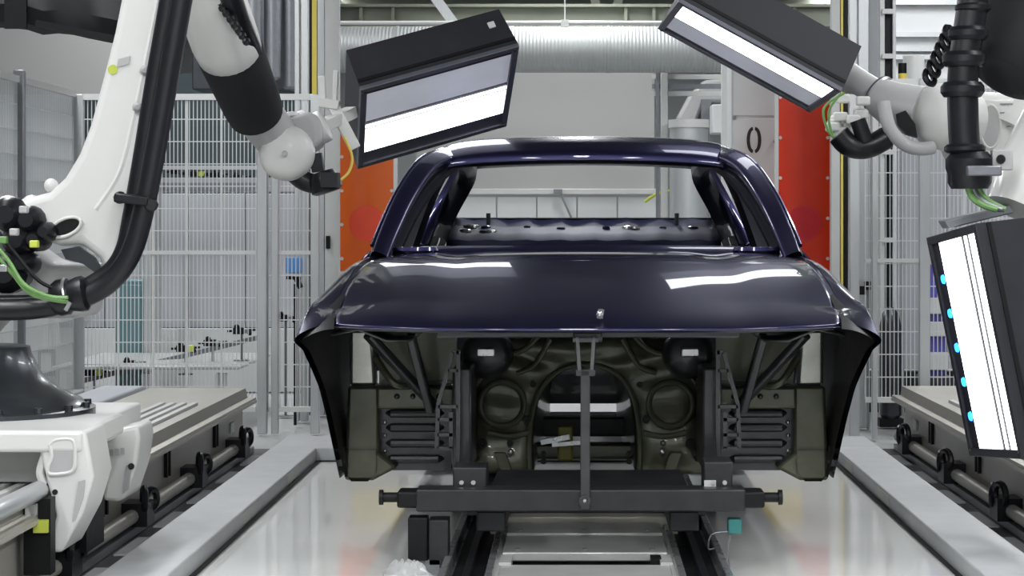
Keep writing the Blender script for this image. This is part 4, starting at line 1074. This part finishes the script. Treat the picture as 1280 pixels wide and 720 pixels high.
# conveyor behind the left fence
t = thing('overhead_conveyor', 'pale overhead conveyor beam behind the left fence', 'conveyor', (W(260,13.8), 13.8, 1.4))
build('beam', B(W(150,13.8), W(400,13.8), 13.8, 14.0, Zp(240,13.8), Zp(222,13.8)), 'pale_panel', t, bevel=.006)
build('upper_rail', B(W(195,13.8), W(400,13.8), 13.78, 13.82, Zp(212,13.8), Zp(207,13.8)), 'alu', t)
for x in (170, 385): build('leg', B(W(x,13.9)-.03, W(x,13.9)+.03, 13.86, 13.94, 0, Zp(240,13.8)), 'alu', t)
build('rollers', MB().bar(P(200,233,13.79), P(330,233,13.79), .01, .05), 'alu_dark', t)
def sensor_head(x, y, Y, lab, lime, sc=1.0):
    p = P(x, y, Y)
    t = thing('sensor_head', lab, 'sensor', (p.x, p.y, p.z), 'small black sensors beyond the left fence')
    build('body', MB().box(-.06*sc, .02*sc, -.03, .03, -.02*sc, .025*sc).bar((-.10*sc,0,0), (.10*sc,0,.01*sc), .02*sc, .016*sc), 'black', t, local=True, bevel=.004)
    build('knob', MB().ball((-.03*sc, -.02, .03*sc), .02*sc, 10), 'black', t, local=True)
    build('knob', MB().ball((.06*sc, -.02, -.012*sc), .018*sc, 10), 'black', t, local=True)
    if lime: build('connector', MB().box(.015*sc, .06*sc, -.045, .02, -.018*sc, .026*sc), 'lime', t, local=True, bevel=.003)
    else: build('connector', MB().box(.025*sc, .05*sc, -.045, .02, -.012*sc, .018*sc), 'alu_dark', t, local=True, bevel=.003)
    return t
for k, (x, y, l, w_) in enumerate(((222,219,False,'at the left end of the overhead conveyor'),(247,222,True,'with lime connector on the overhead conveyor'),(272,223,False,'right of the lime sensor on the overhead conveyor'),(300,226,False,'near the right end of the overhead conveyor'),(358,222,False,'right of the double fence post'))):
    sensor_head(x, y-4, 13.86, 'small black sensor head '+w_, l, .8)
# low conveyor receding behind the left fence
t = thing('low_conveyor', 'low white conveyor table behind the left fence and track', 'conveyor', (-2.9, 12.6, 0))
tb = MB().prism([(-3.15,12.0,.33),(-2.02,12.0,.33),(-2.02,13.3,.33),(-3.15,13.3,.33)], (0,0,.02))
build('table', tb, 'floor_grey', t, bevel=.006)
for x in (-3.05, -2.6, -2.15): build('leg', B(x-.03, x+.03, 12.1, 12.16, 0, .30), 'alu', t)
build('side_rail', MB().bar(P(95,478,12.2), P(330,420,13.1), .02, .03), 'alu_dark', t)
for k, (x, y, l, w_) in enumerate(((118,466,True,'with lime connector at the left of the low conveyor'),(165,455,False,'left of the lime post on the low conveyor'),(232,436,True,'with lime connector in the middle of the low conveyor'),(266,429,False,'right of the middle lime one on the low conveyor'),(302,414,False,'high at the right end of the low conveyor'),(357,398,False,'low between the fence post and grey posts'))):
    s_ = sensor_head(x, y, 12.3+.05*k, 'small black sensor head '+w_, l, .9)
    hh = .16 if k < 4 else s_.location.z-(.352 if k == 4 else 0)
    build('stem', MB().cyl((0,0,-.02), (0,0,-hh+.005), .008, n=8).cyl((0,0,-hh+.005), (0,0,-hh), .05, n=14), 'alu_dark', s_, local=True)
# grey box beams on the floor beyond the left track
for k, (x0, x1, y0, y1, z) in enumerate(((-3.0,-2.75,8.6,11.2,.28),(-2.65,-2.42,8.8,11.2,.30))):
    tag(build('floor_beam', B(x0, x1, y0, y1, 0, z), 'pale_panel' if k else 'robot_grey', bevel=.01, center=True), ('low grey box beam on the floor nearest the side fence', 'low pale box beam on the floor beside the left track')[k], 'beam')
t = thing('control_cabinet', 'pale control cabinet with square window at the left edge above the robot base', 'cabinet', (W(30,12.2), 12.2, 0))
build('body', B(W(-60,12.2), W(60,12.2), 12.2, 12.5, 0, Zp(395,12.2)), 'white_panel', t, bevel=.008)
build('frame', B(W(48,12.2), W(70,12.2), 12.18, 12.2, Zp(470,12.2), Zp(436,12.2)), 'alu_dark', t, bevel=.004)
build('pane', B(W(52,12.2), W(66,12.2), 12.17, 12.18, Zp(464,12.2), Zp(441,12.2)), 'white_post', t)
# ---------------- right background
t = thing('partition', 'tall pale grey partition panels between posts at the right', 'partition', (W(1110,12.8), 12.8, 0))
for x0, x1 in ((1061,1100),(1121,1150),(1151,1182),(1183,1225),(1226,1300)):
    build('wall_panel', B(W(x0,12.8)+.004, W(x1,12.8)-.004, 12.8, 12.84, .28, 3.3 if x1 < 1110 else Zp(110,12.8)), 'pale_panel', t, bevel=.004)
build('base_panel', B(W(1061,12.8), W(1300,12.8), 12.8, 12.9, 0, .26), 'black_cloth', t)
t = thing('partition', 'white upper wall with horizontal rails at the upper right', 'partition', (W(1200,16), 16, 0))
build('wall_panel', B(W(1105,16), W(1330,16), 16, 16.1, 0, 3.6), 'white_panel', t)
for y in (4, 44, 62, 72): build('rail', B(W(1105,16), W(1330,16), 15.93, 16.0, Zp(y+3,16), Zp(y-3,16)), 'alu', t)
t = thing('signal_lamp', 'black and yellow signal lamp at the upper right behind the robot wrist', 'lamp', (W(1128,12.5), 12.5, 2.1))
p = P(1128, 92, 12.5)
build('black_lens', MB().cyl((p.x, 12.5, p.z), (p.x, 12.5, p.z+.065), .027, n=16), 'black', t)
build('yellow_lens', MB().cyl((p.x, 12.5, p.z-.07), (p.x, 12.5, p.z), .027, n=16), 'yellow', t)
build('mast', MB().cyl((p.x, 12.5, 0), (p.x, 12.5, p.z-.07), .012, n=10), 'alu', t)
tag(build('white_drum', MB().cyl((W(1142,14), 14, 0), (W(1142,14), 14, Zp(70,14)), .075, n=20), 'white_post', center=True), 'white round pillar beside the black and yellow signal lamp', 'pillar')
t = thing('dark_machine', 'dark rounded machine behind the right fence', 'machine', (W(1112,11.9), 11.9, 0))
build('body', MB().lathe((W(1113,11.9), 11.9, .05), (W(1113,11.9), 11.9, 3), [(0,.05),(.02,.065),(.55,.065),(.62,.05),(.66,.02)], 20), 'robot_dark', t)
build('foot', B(W(1098,11.9), W(1128,11.9), 11.85, 11.95, 0, .05), 'black', t)
t = thing('violet_unit', 'violet blue machine unit behind the right fence beside the lit panel', 'machine', (W(1168,11.9), 11.9, 0))
build('body', B(W(1156,11.9), W(1184,11.9), 11.9, 12.1, Zp(520,11.9), Zp(330,11.9)), 'violet_box', t, bevel=.01)
for y0, y1 in ((372,392),(402,420),(440,462)): build('rib', B(W(1154,11.9), W(1184,11.9), 11.86, 11.9, Zp(y1,11.9), Zp(y0,11.9)), 'white_panel', t, bevel=.004)
build('base', B(W(1152,11.9), W(1190,11.9), 11.85, 12.1, 0, Zp(470,11.9)), 'robot_dark', t, bevel=.01)
# yellow low guards behind the car, seen in the floor's reflection
for k, (x0, x1) in enumerate(((440,520),(925,1003))):
    t = thing('low_guard', ('pale yellow low guard behind the left side of the car', 'pale yellow low guard behind the right side of the car')[k], 'guard', (W((x0+x1)/2,12.6), 12.6, 0))
    build('guard_panel', B(W(x0,12.6), W(x1,12.6), 12.6, 12.64, .47, .70), 'pale_yellow', t, bevel=.006)
    for x in (x0+6, x1-6): build('leg', B(W(x,12.6)-.02, W(x,12.6)+.02, 12.6, 12.64, 0, .47), 'white_post', t)
